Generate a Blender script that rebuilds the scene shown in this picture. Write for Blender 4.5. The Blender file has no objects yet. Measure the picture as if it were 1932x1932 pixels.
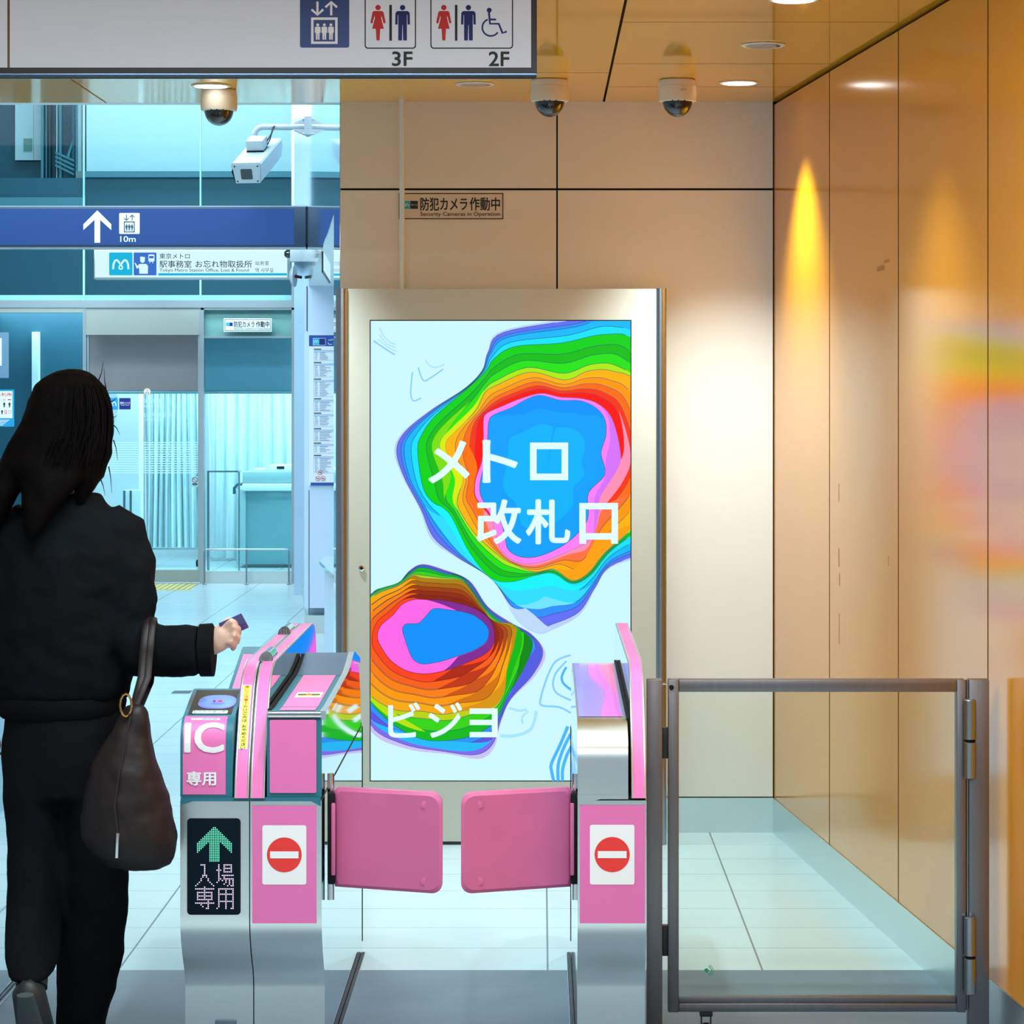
import bpy, bmesh, math, random
from mathutils import Vector, Matrix
random.seed(7)
SC = bpy.context.scene
COL = SC.collection
F = 5085.0; CX = 1020.0; CY = 742.0; H = 1.612      # focal length in px, principal point, eye height


def X(px, Y): return (px - CX) * Y / F
def Z(py, Y): return H - (py - CY) * Y / F
def P(px, py, Y): return Vector((X(px, Y), Y, Z(py, Y)))


def lin(c):
    r = []
    for v in c[:3]:
        v = v / 255.0
        r.append(v / 12.92 if v <= 0.04045 else ((v + 0.055) / 1.055) ** 2.4)
    return tuple(r)


# ------------------------------------------------------------------ camera, world, lights, exposure
cam = bpy.data.cameras.new('camera')
cam.sensor_width = 36.0; cam.sensor_fit = 'HORIZONTAL'
cam.lens = 36.0 * F / 1932.0
cam.shift_x = (966.0 - CX) / 1932.0
cam.shift_y = -(966.0 - CY) / 1932.0
cam.clip_end = 200
camo = bpy.data.objects.new('camera', cam); COL.objects.link(camo)
camo.location = (0, 0, H); camo.rotation_euler = (math.pi / 2, 0, 0)
SC.camera = camo
SC.view_settings.view_transform = 'Standard'
SC.view_settings.look = 'None'
SC.view_settings.exposure = 0.12
SC.view_settings.gamma = 1.0
SC.view_settings.use_curve_mapping = False
w = bpy.data.worlds.new('world'); SC.world = w; w.use_nodes = True
bg = w.node_tree.nodes['Background']
bg.inputs[0].default_value = (0.62, 0.80, 0.95, 1); bg.inputs[1].default_value = 0.38


def area(name, loc, rot, sx, sy, power, color=(1, 1, 1)):
    l = bpy.data.lights.new(name, 'AREA'); l.shape = 'RECTANGLE'; l.size = sx; l.size_y = sy
    l.energy = power; l.color = color
    o = bpy.data.objects.new(name, l); COL.objects.link(o); o.location = loc; o.rotation_euler = rot
    return o


def spot(name, loc, power, angle, blend, color=(1, 1, 1), rad=0.04):
    l = bpy.data.lights.new(name, 'SPOT'); l.energy = power; l.spot_size = math.radians(angle)
    l.spot_blend = blend; l.color = color; l.shadow_soft_size = rad
    o = bpy.data.objects.new(name, l); COL.objects.link(o); o.location = loc
    return o


COOL = (0.74, 0.92, 1.0)
area('front_fill', (-0.6, 1.2, 3.0), (math.radians(72), 0, 0), 4.0, 0.9, 115, (0.97, 0.98, 1.0))  # fill added behind the camera to brighten gate fronts and upper walls
area('strip_lamp', (-0.3, 5.6, 2.66), (0, 0, 0), 2.6, 0.07, 42, (0.80, 0.94, 1.0))
area('strip_lamp', (-0.3, 4.9, 2.66), (0, 0, 0), 2.6, 0.07, 42, (0.80, 0.94, 1.0))
area('hall_lamp', (-3.2, 12.6, 4.6), (0, 0, 0), 3.6, 3.0, 150, COOL)
area('hall_lamp', (-3.4, 16.5, 4.6), (0, 0, 0), 3.6, 4.0, 170, COOL)
area('hall_lamp', (-3.6, 18.9, 4.5), (math.radians(38), 0, 0), 4.2, 1.2, 190, COOL)
area('office_front_fill', (-3.2, 22.25, 3.05), (math.radians(25), 0, 0), 3.0, 0.2, 30, COOL)  # unseen fill, added to lift the office front behind its glass
area('alcove_lamp', (-0.2, 13.5, 2.30), (0, 0, 0), 1.0, 4.0, 60, (0.75, 0.92, 1.0))
area('office_lamp', (-3.1, 24.6, 2.34), (0, 0, 0), 3.6, 1.8, 150, COOL)
area('upper_room_lamp', (-3.2, 23.9, 6.0), (math.radians(35), 0, 0), 3.6, 1.0, 75, COOL)


# ------------------------------------------------------------------ materials
MATS = {}


def mat(name, c, rough=0.5, metal=0.0, var=0.04, scale=12.0, spec=0.5, coat=0.0, coat_r=0.04, emit=None, es=1.0, bump=0.0, aniso=0.0, stretch=None):
    if name in MATS: return MATS[name]
    m = bpy.data.materials.new(name); m.use_nodes = True
    nt = m.node_tree; b = nt.nodes['Principled BSDF']
    l = lin(c)
    b.inputs['Roughness'].default_value = rough
    b.inputs['Metallic'].default_value = metal
    b.inputs['Specular IOR Level'].default_value = spec
    b.inputs['Coat Weight'].default_value = coat
    b.inputs['Coat Roughness'].default_value = coat_r
    b.inputs['Anisotropic'].default_value = aniso
    tc = nt.nodes.new('ShaderNodeTexCoord'); no = nt.nodes.new('ShaderNodeTexNoise')
    no.inputs['Scale'].default_value = scale; no.inputs['Detail'].default_value = 4
    if stretch:
        mp = nt.nodes.new('ShaderNodeMapping'); mp.inputs['Scale'].default_value = stretch
        nt.links.new(tc.outputs['Object'], mp.inputs[0]); nt.links.new(mp.outputs[0], no.inputs['Vector'])
    else:
        nt.links.new(tc.outputs['Object'], no.inputs['Vector'])
    mr = nt.nodes.new('ShaderNodeMapRange'); mr.inputs[3].default_value = 1 - var; mr.inputs[4].default_value = 1 + var
    nt.links.new(no.outputs['Fac'], mr.inputs[0])
    mx = nt.nodes.new('ShaderNodeMix'); mx.data_type = 'RGBA'; mx.blend_type = 'MULTIPLY'; mx.inputs[0].default_value = 1
    mx.inputs[6].default_value = (*l, 1)
    nt.links.new(mr.outputs[0], mx.inputs[7])
    nt.links.new(mx.outputs[2], b.inputs['Base Color'])
    if bump:
        bp = nt.nodes.new('ShaderNodeBump'); bp.inputs['Strength'].default_value = bump; bp.inputs['Distance'].default_value = 0.004
        nt.links.new(no.outputs['Fac'], bp.inputs['Height']); nt.links.new(bp.outputs[0], b.inputs['Normal'])
    if emit is not None:
        b.inputs['Emission Color'].default_value = (*lin(emit), 1)
        b.inputs['Emission Strength'].default_value = es
    MATS[name] = m
    return m


def glow(name, c, s=1.0):
    return mat(name, (6, 6, 6), 0.35, spec=0.15, emit=c, es=s, var=0.0)


def glass(name, tint, blend=0.22, rough=0.01, maxr=1.0):
    if name in MATS: return MATS[name]
    m = bpy.data.materials.new(name); m.use_nodes = True; nt = m.node_tree
    nt.nodes.remove(nt.nodes['Principled BSDF']); out = nt.nodes['Material Output']
    t = nt.nodes.new('ShaderNodeBsdfTransparent'); t.inputs[0].default_value = (*lin(tint), 1)
    g = nt.nodes.new('ShaderNodeBsdfGlossy'); g.inputs['Roughness'].default_value = rough
    lw = nt.nodes.new('ShaderNodeLayerWeight'); lw.inputs[0].default_value = blend
    ml = nt.nodes.new('ShaderNodeMath'); ml.operation = 'MULTIPLY'; ml.inputs[1].default_value = maxr
    nt.links.new(lw.outputs['Fresnel'], ml.inputs[0])
    mx = nt.nodes.new('ShaderNodeMixShader')
    nt.links.new(ml.outputs[0], mx.inputs[0]); nt.links.new(t.outputs[0], mx.inputs[1]); nt.links.new(g.outputs[0], mx.inputs[2])
    nt.links.new(mx.outputs[0], out.inputs[0])
    MATS[name] = m
    return m


def tile_mat(name, base, line, x0, sx, y0, sy, wx, wy, rough, speck=0.06, spec=0.5):
    m = bpy.data.materials.new(name); m.use_nodes = True; nt = m.node_tree; b = nt.nodes['Principled BSDF']
    N = nt.nodes.new; L = nt.links.new
    g = N('ShaderNodeNewGeometry'); s = N('ShaderNodeSeparateXYZ'); L(g.outputs['Position'], s.inputs[0])

    def lines(sock, o, per, wd):
        a = N('ShaderNodeMath'); a.operation = 'SUBTRACT'; L(sock, a.inputs[0]); a.inputs[1].default_value = o - per / 2
        d = N('ShaderNodeMath'); d.operation = 'DIVIDE'; L(a.outputs[0], d.inputs[0]); d.inputs[1].default_value = per
        f = N('ShaderNodeMath'); f.operation = 'FLOORED_MODULO'; L(d.outputs[0], f.inputs[0]); f.inputs[1].default_value = 1.0
        e = N('ShaderNodeMath'); e.operation = 'SUBTRACT'; L(f.outputs[0], e.inputs[0]); e.inputs[1].default_value = 0.5
        ab = N('ShaderNodeMath'); ab.operation = 'ABSOLUTE'; L(e.outputs[0], ab.inputs[0])
        lt = N('ShaderNodeMath'); lt.operation = 'LESS_THAN'; L(ab.outputs[0], lt.inputs[0]); lt.inputs[1].default_value = wd / per / 2
        return lt.outputs[0]
    a = lines(s.outputs['X'], x0, sx, wx); c = lines(s.outputs['Y'], y0, sy, wy)
    mxx = N('ShaderNodeMath'); mxx.operation = 'MAXIMUM'; L(a, mxx.inputs[0]); L(c, mxx.inputs[1])
    no = N('ShaderNodeTexNoise'); no.inputs['Scale'].default_value = 260; no.inputs['Detail'].default_value = 3; L(g.outputs['Position'], no.inputs['Vector'])
    n2 = N('ShaderNodeTexNoise'); n2.inputs['Scale'].default_value = 3; n2.inputs['Detail'].default_value = 5; L(g.outputs['Position'], n2.inputs['Vector'])
    ad = N('ShaderNodeMath'); ad.operation = 'ADD'; L(no.outputs['Fac'], ad.inputs[0]); L(n2.outputs['Fac'], ad.inputs[1])
    mr = N('ShaderNodeMapRange'); mr.inputs[1].default_value = 0.5; mr.inputs[2].default_value = 1.5; mr.inputs[3].default_value = 1 - speck * 2; mr.inputs[4].default_value = 1 + speck * 2
    L(ad.outputs[0], mr.inputs[0])
    mu = N('ShaderNodeMix'); mu.data_type = 'RGBA'; mu.blend_type = 'MULTIPLY'; mu.inputs[0].default_value = 1
    mu.inputs[6].default_value = (*lin(base), 1); L(mr.outputs[0], mu.inputs[7])
    mi = N('ShaderNodeMix'); mi.data_type = 'RGBA'; L(mxx.outputs[0], mi.inputs[0]); L(mu.outputs[2], mi.inputs[6]); mi.inputs[7].default_value = (*lin(line), 1)
    L(mi.outputs[2], b.inputs['Base Color']); b.inputs['Roughness'].default_value = rough; b.inputs['Specular IOR Level'].default_value = spec
    MATS[name] = m
    return m


# ------------------------------------------------------------------ mesh builder
TXT = {}


def text2d(s, cuts=0):
    key = (s, cuts)
    if key in TXT: return TXT[key]
    c = bpy.data.curves.new('t', 'FONT'); c.body = s; c.resolution_u = 4
    o = bpy.data.objects.new('t', c)
    COL.objects.link(o)
    me = bpy.data.meshes.new_from_object(o)
    vs = [(v.co.x, v.co.y) for v in me.vertices]; fs = [tuple(p.vertices) for p in me.polygons]
    bpy.data.objects.remove(o); bpy.data.curves.remove(c); bpy.data.meshes.remove(me)
    x0 = min(v[0] for v in vs); x1 = max(v[0] for v in vs); y0 = min(v[1] for v in vs); y1 = max(v[1] for v in vs)
    if cuts:
        bm = bmesh.new(); bv = [bm.verts.new((a, c_, 0)) for a, c_ in vs]
        for f in fs:
            try: bm.faces.new([bv[i] for i in f])
            except ValueError: pass
        for k in range(1, cuts):
            bmesh.ops.bisect_plane(bm, geom=bm.verts[:] + bm.edges[:] + bm.faces[:], plane_co=(0, y0 + (y1 - y0) * k / cuts, 0), plane_no=(0, 1, 0))
        bm.verts.index_update(); vs = [(v.co.x, v.co.y) for v in bm.verts]; fs = [tuple(v.index for v in f.verts) for f in bm.faces]; bm.free()
    vs = [((v[0] - x0) / max(1e-6, x1 - x0), (y1 - v[1]) / max(1e-6, y1 - y0)) for v in vs]   # 0..1, y down
    TXT[key] = (vs, fs)
    return TXT[key]


class MB:
    def __init__(s): s.v = []; s.f = []; s.m = []; s.mats = []

    def mi(s, m):
        if m not in s.mats: s.mats.append(m)
        return s.mats.index(m)

    def add(s, vs, fs, m):
        k = len(s.v); s.v += [tuple(v) for v in vs]
        i = s.mi(m)
        for f in fs: s.f.append(tuple(a + k for a in f)); s.m.append(i)
        return s

    def box(s, x0, x1, y0, y1, z0, z1, m, bev=0.0, seg=2, M=None):
        bm = bmesh.new(); bmesh.ops.create_cube(bm, size=1)
        for v in bm.verts: v.co = Vector(((x0 + x1) / 2 + v.co.x * (x1 - x0), (y0 + y1) / 2 + v.co.y * (y1 - y0), (z0 + z1) / 2 + v.co.z * (z1 - z0)))
        if bev: bmesh.ops.bevel(bm, geom=bm.edges[:], offset=bev, segments=seg, profile=0.5, affect='EDGES')
        return s.bm(bm, m, M)

    def bm(s, bm, m, M=None):
        bm.verts.index_update()
        vs = [(M @ v.co if M else v.co.copy()) for v in bm.verts]
        s.add(vs, [[v.index for v in f.verts] for f in bm.faces], m); bm.free(); return s

    def poly(s, pts, m): return s.add(pts, [list(range(len(pts)))], m)

    def prism(s, poly, f0, f1, m, mcap=None):
        """poly: 2D points; f0,f1 map (a,b)->3D for both ends"""
        n = len(poly); a = [f0(*p) for p in poly]; b = [f1(*p) for p in poly]
        k = len(s.v); s.v += [tuple(v) for v in a + b]
        i = s.mi(m); ic = s.mi(mcap or m)
        for j in range(n):
            s.f.append((k + j, k + (j + 1) % n, k + n + (j + 1) % n, k + n + j)); s.m.append(i)
        s.f.append(tuple(k + j for j in reversed(range(n)))); s.m.append(ic)
        s.f.append(tuple(k + n + j for j in range(n))); s.m.append(ic)
        return s

    def prismx(s, poly, x0, x1, m, mcap=None):      # poly in (Y,z)
        return s.prism(poly, lambda a, b: (x0, a, b), lambda a, b: (x1, a, b), m, mcap)

    def sheet(s, prof, x0, x1, m):                   # open strip following a (Y,z) profile
        k = len(s.v); n = len(prof); i = s.mi(m)
        for (y, z) in prof: s.v.append((x0, y, z)); s.v.append((x1, y, z))
        for j in range(n - 1): s.f.append((k + 2 * j, k + 2 * j + 1, k + 2 * j + 3, k + 2 * j + 2)); s.m.append(i)
        return s

    def lathe(s, prof, c, m, n=28, axis='z', M=None):
        vs = []; fs = []
        for (r, h) in prof:
            for i in range(n):
                a = 2 * math.pi * i / n; p = (r * math.cos(a), r * math.sin(a), h)
                if axis == 'y': p = (p[0], p[2], p[1])
                if axis == 'x': p = (p[2], p[0], p[1])
                p = Vector(p)
                if M: p = M @ p
                vs.append(p + Vector(c))
        k = len(prof)
        for j in range(k - 1):
            for i in range(n): fs.append((j * n + i, j * n + (i + 1) % n, (j + 1) * n + (i + 1) % n, (j + 1) * n + i))
        fs.append(tuple(reversed(range(n)))); fs.append(tuple((k - 1) * n + i for i in range(n)))
        return s.add(vs, fs, m)

    def tube(s, path, r, m, n=10, cap=True, flat=None):
        path = [Vector(p) for p in path]; k = len(path)
        rr = r if isinstance(r, (list, tuple)) else [r] * k
        vs = []; fs = []; up = None
        for i, p in enumerate(path):
            t = (path[min(i + 1, k - 1)] - path[max(i - 1, 0)]).normalized()
            if up is None:
                up = Vector((0, 1, 0)) if abs(t.y) < 0.9 else Vector((1, 0, 0))
            u = (up - t * up.dot(t)).normalized(); up = u; v = t.cross(u)
            fl = flat if flat else 1.0
            for j in range(n):
                a = 2 * math.pi * j / n
                vs.append(p + u * math.cos(a) * rr[i] * fl + v * math.sin(a) * rr[i])
        for i in range(k - 1):
            for j in range(n): fs.append((i * n + j, i * n + (j + 1) % n, (i + 1) * n + (j + 1) % n, (i + 1) * n + j))
        if cap: fs.append(tuple(reversed(range(n)))); fs.append(tuple((k - 1) * n + j for j in range(n)))
        return s.add(vs, fs, m)

    def loft(s, rings, m, n=24):                     # rings: (cx,cy,cz,rx,ry)
        vs = []; fs = []
        for (x, y, z, rx, ry) in rings:
            for j in range(n):
                a = 2 * math.pi * j / n; vs.append((x + rx * math.cos(a), y + ry * math.sin(a), z))
        k = len(rings)
        for i in range(k - 1):
            for j in range(n): fs.append((i * n + j, i * n + (j + 1) % n, (i + 1) * n + (j + 1) % n, (i + 1) * n + j))
        fs.append(tuple(reversed(range(n)))); fs.append(tuple((k - 1) * n + j for j in range(n)))
        return s.add(vs, fs, m)

    def ball(s, c, rx, ry, rz, m, n=20):
        prof = [(max(0.001, math.sin(math.pi * i / 12)), -math.cos(math.pi * i / 12)) for i in range(13)]
        return s.lathe(prof, c, m, n, M=Matrix.Diagonal((rx, ry, rz)).to_4x4())

    def build(s, name, parent=None, smooth=35):
        me = bpy.data.meshes.new(name); me.from_pydata(s.v, [], s.f)
        for m in s.mats: me.materials.append(m)
        me.polygons.foreach_set('material_index', s.m)
        if smooth:
            me.polygons.foreach_set('use_smooth', [True] * len(me.polygons))
            me.set_sharp_from_angle(angle=math.radians(smooth))
        me.update()
        o = bpy.data.objects.new(name, me); COL.objects.link(o)
        if parent is not None:
            o.parent = parent; o.matrix_parent_inverse = parent.matrix_basis.inverted()
        return o


class Decal:
    """flat printing on a surface; map(px,py,level) -> 3D"""
    def __init__(s, mb, fn): s.mb = mb; s.fn = fn

    def poly(s, pts, m, l=1): s.mb.poly([s.fn(x, y, l) for x, y in pts], m)
    def rect(s, x0, y0, x1, y1, m, l=1): s.poly([(x0, y0), (x1, y0), (x1, y1), (x0, y1)], m, l)

    def rrect(s, x0, y0, x1, y1, r, m, l=1):
        pts = []
        for cx, cy, a0 in ((x1 - r, y0 + r, -90), (x1 - r, y1 - r, 0), (x0 + r, y1 - r, 90), (x0 + r, y0 + r, 180)):
            for i in range(6):
                a = math.radians(a0 + 18 * i); pts.append((cx + r * math.cos(a), cy + r * math.sin(a)))
        s.poly(pts, m, l)

    def frame(s, x0, y0, x1, y1, t, m, l=1):
        s.rect(x0, y0, x1, y0 + t, m, l); s.rect(x0, y1 - t, x1, y1, m, l)
        s.rect(x0, y0, x0 + t, y1, m, l); s.rect(x1 - t, y0, x1, y1, m, l)

    def circle(s, cx, cy, rx, m, l=1, ry=None, n=28):
        ry = ry or rx
        s.poly([(cx + rx * math.cos(2 * math.pi * i / n), cy + ry * math.sin(2 * math.pi * i / n)) for i in range(n)], m, l)

    def line(s, pts, wd, m, l=1, closed=False):
        n = len(pts); L = []; R = []
        for i in range(n):
            a = pts[(i - 1) % n] if (closed or i > 0) else pts[i]; b = pts[(i + 1) % n] if (closed or i < n - 1) else pts[i]
            dx, dy = b[0] - a[0], b[1] - a[1]; d = math.hypot(dx, dy) or 1
            nx, ny = -dy / d * wd / 2, dx / d * wd / 2
            L.append((pts[i][0] + nx, pts[i][1] + ny)); R.append((pts[i][0] - nx, pts[i][1] - ny))
        for i in range(n if closed else n - 1):
            j = (i + 1) % n
            s.poly([L[i], L[j], R[j], R[i]], m, l)

    def ring(s, cx, cy, r, wd, m, l=1, a0=0, a1=360):
        pts = [(cx + r * math.cos(math.radians(a0 + (a1 - a0) * i / 30)), cy + r * math.sin(math.radians(a0 + (a1 - a0) * i / 30))) for i in range(31)]
        s.line(pts, wd, m, l)

    def text(s, t, x0, y0, x1, y1, m, l=2, bold=0.0, cuts=0):
        vs, fs = text2d(t, cuts)
        e = bold * abs(y1 - y0) * 0.85; ex = e if x1 > x0 else -e; ey = e if y1 > y0 else -e
        offs = [(0, 0)] if not bold else [(ex * math.cos(k * math.pi / 4), ey * math.sin(k * math.pi / 4)) for k in range(8)]
        for k, (ox, oy) in enumerate(offs):
            s.mb.add([s.fn(x0 + ex + ox + (x1 - x0 - 2 * ex) * u, y0 + ey + oy + (y1 - y0 - 2 * ey) * v, l + 0.11 * k) for u, v in vs], fs, m)


def flat(Y, step=0.0006): return lambda px, py, l: P(px, py, Y) + Vector((0, -step * l, 0))


def tag(o, label, cat, group=None):
    o['label'] = label; o['category'] = cat
    if group: o['group'] = group
    return o


def empty(name, loc, label, cat, group=None):
    o = bpy.data.objects.new(name, None); COL.objects.link(o); o.location = loc; o.empty_display_size = 0.1
    return tag(o, label, cat, group)


def struct(o): o['kind'] = 'structure'; return o


# ---- palette
M_beige = mat('wall_laminate', (234, 226, 216), 0.42, var=0.015, scale=5, spec=0.4)
M_gap = mat('shadow_gap', (8, 8, 10), 0.9)
M_orange = mat('orange_gloss_panel', (236, 150, 12), 0.14, var=0.02, scale=2, spec=0.6, coat=0.3, coat_r=0.14)
M_ceil = mat('ceiling_gloss_panel', (244, 176, 44), 0.06, var=0.02, scale=2, spec=0.44)
M_steel = mat('brushed_steel', (222, 232, 232), 0.3, 1.0, 0.06, 30, stretch=(1, 1, 30))
M_steelv = mat('satin_steel_tube', (160, 165, 172), 0.28, 1.0, 0.05, 30, stretch=(30, 30, 1))
M_fence = mat('dull_steel_section', (132, 130, 134), 0.36, 1.0, 0.12, 14, stretch=(10, 10, 1))
M_mirror = mat('polished_steel', (214, 228, 236), 0.035, 1.0, 0.02, 6)
M_trimc = mat('pale_trim', (214, 222, 232), 0.35, 0.85, 0.0)
M_chrome = mat('chrome', (225, 228, 232), 0.08, 1.0, 0.0)
M_pink = mat('pink_laminate', (222, 116, 180), 0.38, var=0.03, scale=20, spec=0.3)
M_pinkt = mat('pink_ticket_panel', (240, 128, 186), 0.5, var=0.02, spec=0.12)
M_pinkgl = mat('pink_gloss_top', (236, 150, 205), 0.12, var=0.02, coat=1.0)
M_teal = mat('teal_trim', (44, 112, 132), 0.42, var=0.04, spec=0.3)
M_flap = mat('pink_vinyl', (204, 102, 150), 0.42, var=0.10, scale=9, bump=0.25)
M_black = mat('black_rubber', (14, 15, 17), 0.6, spec=0.2)
M_dark = mat('dark_plastic', (26, 28, 32), 0.4)
M_white = mat('white_print', (236, 240, 244), 0.5, var=0.0)
M_whitep = mat('white_paint', (232, 236, 238), 0.35, var=0.02)
M_red = mat('red_print', (228, 52, 48), 0.45, var=0.0)
M_blk = mat('black_print', (12, 12, 14), 0.5, var=0.0)
M_navy = mat('navy_print', (8, 26, 120), 0.45, var=0.0)
M_yel = mat('yellow_print', (240, 232, 60), 0.45, var=0.0)
M_grey = mat('grey_print', (90, 100, 112), 0.5, var=0.0)
M_tile = tile_mat('stone_tile', (184, 206, 212), (92, 106, 110), 0.0198, 0.6, 7.531, 0.3, 0.0055, 0.0028, 0.22, 0.035, 0.5)
M_mat = tile_mat('grey_stone_band', (104, 122, 136), (80, 96, 108), 0.3, 60, 6.7, 0.62, 0.001, 0.002, 0.5, 0.16, 0.3)
M_glass = glass('clear_glass', (247, 252, 250), 0.10, maxr=0.5)
M_oglass = glass('office_glass', (228, 246, 248), 0.12, maxr=0.6)

XW = lambda Y: 0.856 + (9.89 - Y) * 0.0932        # right wall plane
XB = lambda Y: -0.735 - 0.1002 * (Y - 9.89)       # hall side wall plane
ZC = 2.682; YB = 9.89

# ------------------------------------------------------------------ structure
b = MB()
b.poly([(-6, 7.531, 0), (3, 7.531, 0), (3, 27.5, 0), (-6, 27.5, 0)], M_tile)
b.poly([(-6, 5.9, 0), (3, 5.9, 0), (3, 7.531, 0), (-6, 7.531, 0)], M_mat)
b.poly([(-6, -1, 0), (3, -1, 0), (3, 5.9, 0), (-6, 5.9, 0)], M_tile)
b.poly([(-6, -1, -0.05), (-6, 27.5, -0.05), (3, 27.5, -0.05), (3, -1, -0.05)], M_gap)
struct(b.build('floor', smooth=0))

b = MB()
gx = [-6.0, -1.6, 0.232, 1.75]
for i in range(3):
    b.box(gx[i] + 0.004, gx[i + 1] - 0.004, 1.5, 9.925, ZC, ZC + 0.03, M_ceil)
b.box(-6, 1.75, 1.5, 9.92, ZC + 0.03, ZC + 0.05, M_gap)
for yy in (7.77, 8.75, 9.41): b.box(0.236, XW(yy) - 0.02, yy, yy + 0.0018, ZC - 0.0004, ZC + 0.001, M_gap)
for yy in (9.0,): b.box(-1.596, 0.228, yy, yy + 0.0012, ZC - 0.0004, ZC + 0.001, M_gap)
struct(b.build('ceiling', smooth=0))
b = MB()
b.box(X(642, YB), 0.95, 9.905, 9.96, 0, ZC + 0.06, M_gap)
zs = Z(357, YB); xs = X(1051, YB)
for (xa, xb, za, zb) in ((X(642, YB), xs - 0.003, zs + 0.004, ZC), (xs + 0.003, 0.852, zs + 0.004, ZC),
                         (X(642, YB), xs - 0.003, 0.132, zs - 0.004), (xs + 0.003, 0.852, 0.132, zs - 0.004)):
    b.box(xa, xb, YB, YB + 0.02, za, zb, M_beige)
struct(b.build('wall_back', smooth=0))
b = MB(); b.box(X(642, YB), 0.853, YB - 0.004, YB + 0.01, 0, 0.128, M_steel)
struct(b.build('baseboard_back', smooth=0))
b = MB()
ys = [9.89, 8.871, 7.868, 6.859, 5.86, 4.86, 3.86, 2.86]
b.prism([(XW(9.91) + 0.015, 9.91), (XW(2.8) + 0.015, 2.8), (XW(2.8) + 0.08, 2.8), (XW(9.91) + 0.08, 9.91)], lambda a, c: (a, c, 0), lambda a, c: (a, c, ZC + 0.06), M_gap)
for i in range(len(ys) - 1):
    ya, yb = ys[i] - 0.0015, ys[i + 1] + 0.0015
    b.prism([(XW(ya), ya), (XW(yb), yb), (XW(yb) + 0.02, yb), (XW(ya) + 0.02, ya)], lambda a, c: (a, c, 0.128), lambda a, c: (a, c, ZC - 0.012), M_orange)
for yy in ys[1:-1]: b.prism([(XW(yy + 0.004) - 0.0006, yy + 0.004), (XW(yy - 0.004) - 0.0006, yy - 0.004), (XW(yy - 0.004) + 0.01, yy - 0.004), (XW(yy + 0.004) + 0.01, yy + 0.004)], lambda a, c: (a, c, 0.128), lambda a, c: (a, c, ZC - 0.012), mat('panel_joint', (104, 62, 12), 0.8, spec=0.1))
M_scuff = mat('wall_scuff', (206, 132, 36), 0.6)
for yy, z0, z1, wd in ((8.72, 1.26, 1.32, .004), (8.72, 1.05, 1.11, .006), (8.71, 0.99, 1.03, .006), (8.715, 0.80, 0.90, .005), (8.1, 1.98, 1.995, .05), (8.02, 2.0, 2.01, .03), (8.0, 1.1, 1.13, .004)):
    b.prism([(XW(yy + wd) - 0.0004, yy + wd), (XW(yy - wd) - 0.0004, yy - wd), (XW(yy - wd) + 0.004, yy - wd), (XW(yy + wd) + 0.004, yy + wd)], lambda a, c: (a, c, z0), lambda a, c: (a, c, z1), M_scuff)
struct(b.build('wall_right', smooth=0))
b = MB()
b.prism([(XW(9.886) - 0.004, 9.886), (XW(2.8) - 0.004, 2.8), (XW(2.8) + 0.01, 2.8), (XW(9.886) + 0.01, 9.886)], lambda a, c: (a, c, 0), lambda a, c: (a, c, 0.127), M_steel)
struct(b.build('baseboard_right', smooth=0))

# ---- hall side wall with alcove
M_gloss = mat('gloss_white_tile', (168, 198, 218), 0.05, var=0.02, scale=3, coat=1.0)
M_pale = mat('pale_blue_panel', (206, 222, 242), 0.35, var=0.02)
M_soff = mat('soffit_white', (216, 228, 232), 0.5)
b = MB()
ZA = 2.335


def wallseg(b, y0, y1, z0, z1, m, th=0.25, o=0.0):
    b.prism([(XB(y0) + o, y0), (XB(y1) + o, y1), (XB(y1) + th, y1), (XB(y0) + th, y0)], lambda a, c: (a, c, z0), lambda a, c: (a, c, z1), m)


wallseg(b, 9.965, 10.9, 0, 4.7, M_gloss)
for y0, y1 in ((10.902, 13.3), (13.304, 15.9), (15.904, 18.0), (18.004, 20.5), (20.504, 22.85)):
    wallseg(b, y0, y1, ZA, 4.7, M_gloss)
wallseg(b, 18.26, 22.85, 0.1, ZA, M_gloss)
wallseg(b, 18.26, 22.85, 0.0, 0.1, M_steel, o=-0.004)
struct(b.build('wall_hall', smooth=0))
b = MB(); b.prism([(XB(10.9) + 0.003, 10.9), (XB(18.1) + 0.003, 18.1), (2.6, 18.1), (2.6, 10.9)], lambda a, c: (a, c, ZA - 0.002), lambda a, c: (a, c, ZA + 0.05), M_soff); b.box(2.55, 2.6, 10.9, 18.1, 0, ZA, M_soff); b.box(-0.45, 2.6, 10.86, 10.9, 0, ZA, M_soff)
struct(b.build('trim_1', smooth=0))
b = MB()
b.box(X(574, 18.1), 2.6, 18.1, 18.25, 0.17, ZA, M_pale)
b.box(X(574, 18.1), 2.6, 18.095, 18.25, 0, Z(1161, 18.1), M_steel)
b.box(X(582.5, 18.1), X(583.5, 18.1), 18.097, 18.1, Z(1160, 18.1), Z(925, 18.1), M_gap)
b.box(X(578.5, 18.1), X(580, 18.1), 18.097, 18.1, Z(625, 18.1), Z(540, 18.1), M_gap)
struct(b.build('wall_alcove', smooth=0))
# hall ceiling edge and far envelope
b = MB(); b.box(-6.2, -0.6, 9.93, 10.0, ZC, 4.75, M_soff); b.box(-6.2, 2.6, 10.0, 22.95, 4.72, 4.8, M_soff); b.box(-8, 2.6, 22.9, 27.5, 7.0, 7.1, M_soff)
struct(b.build('ceiling_hall', smooth=0))

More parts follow.
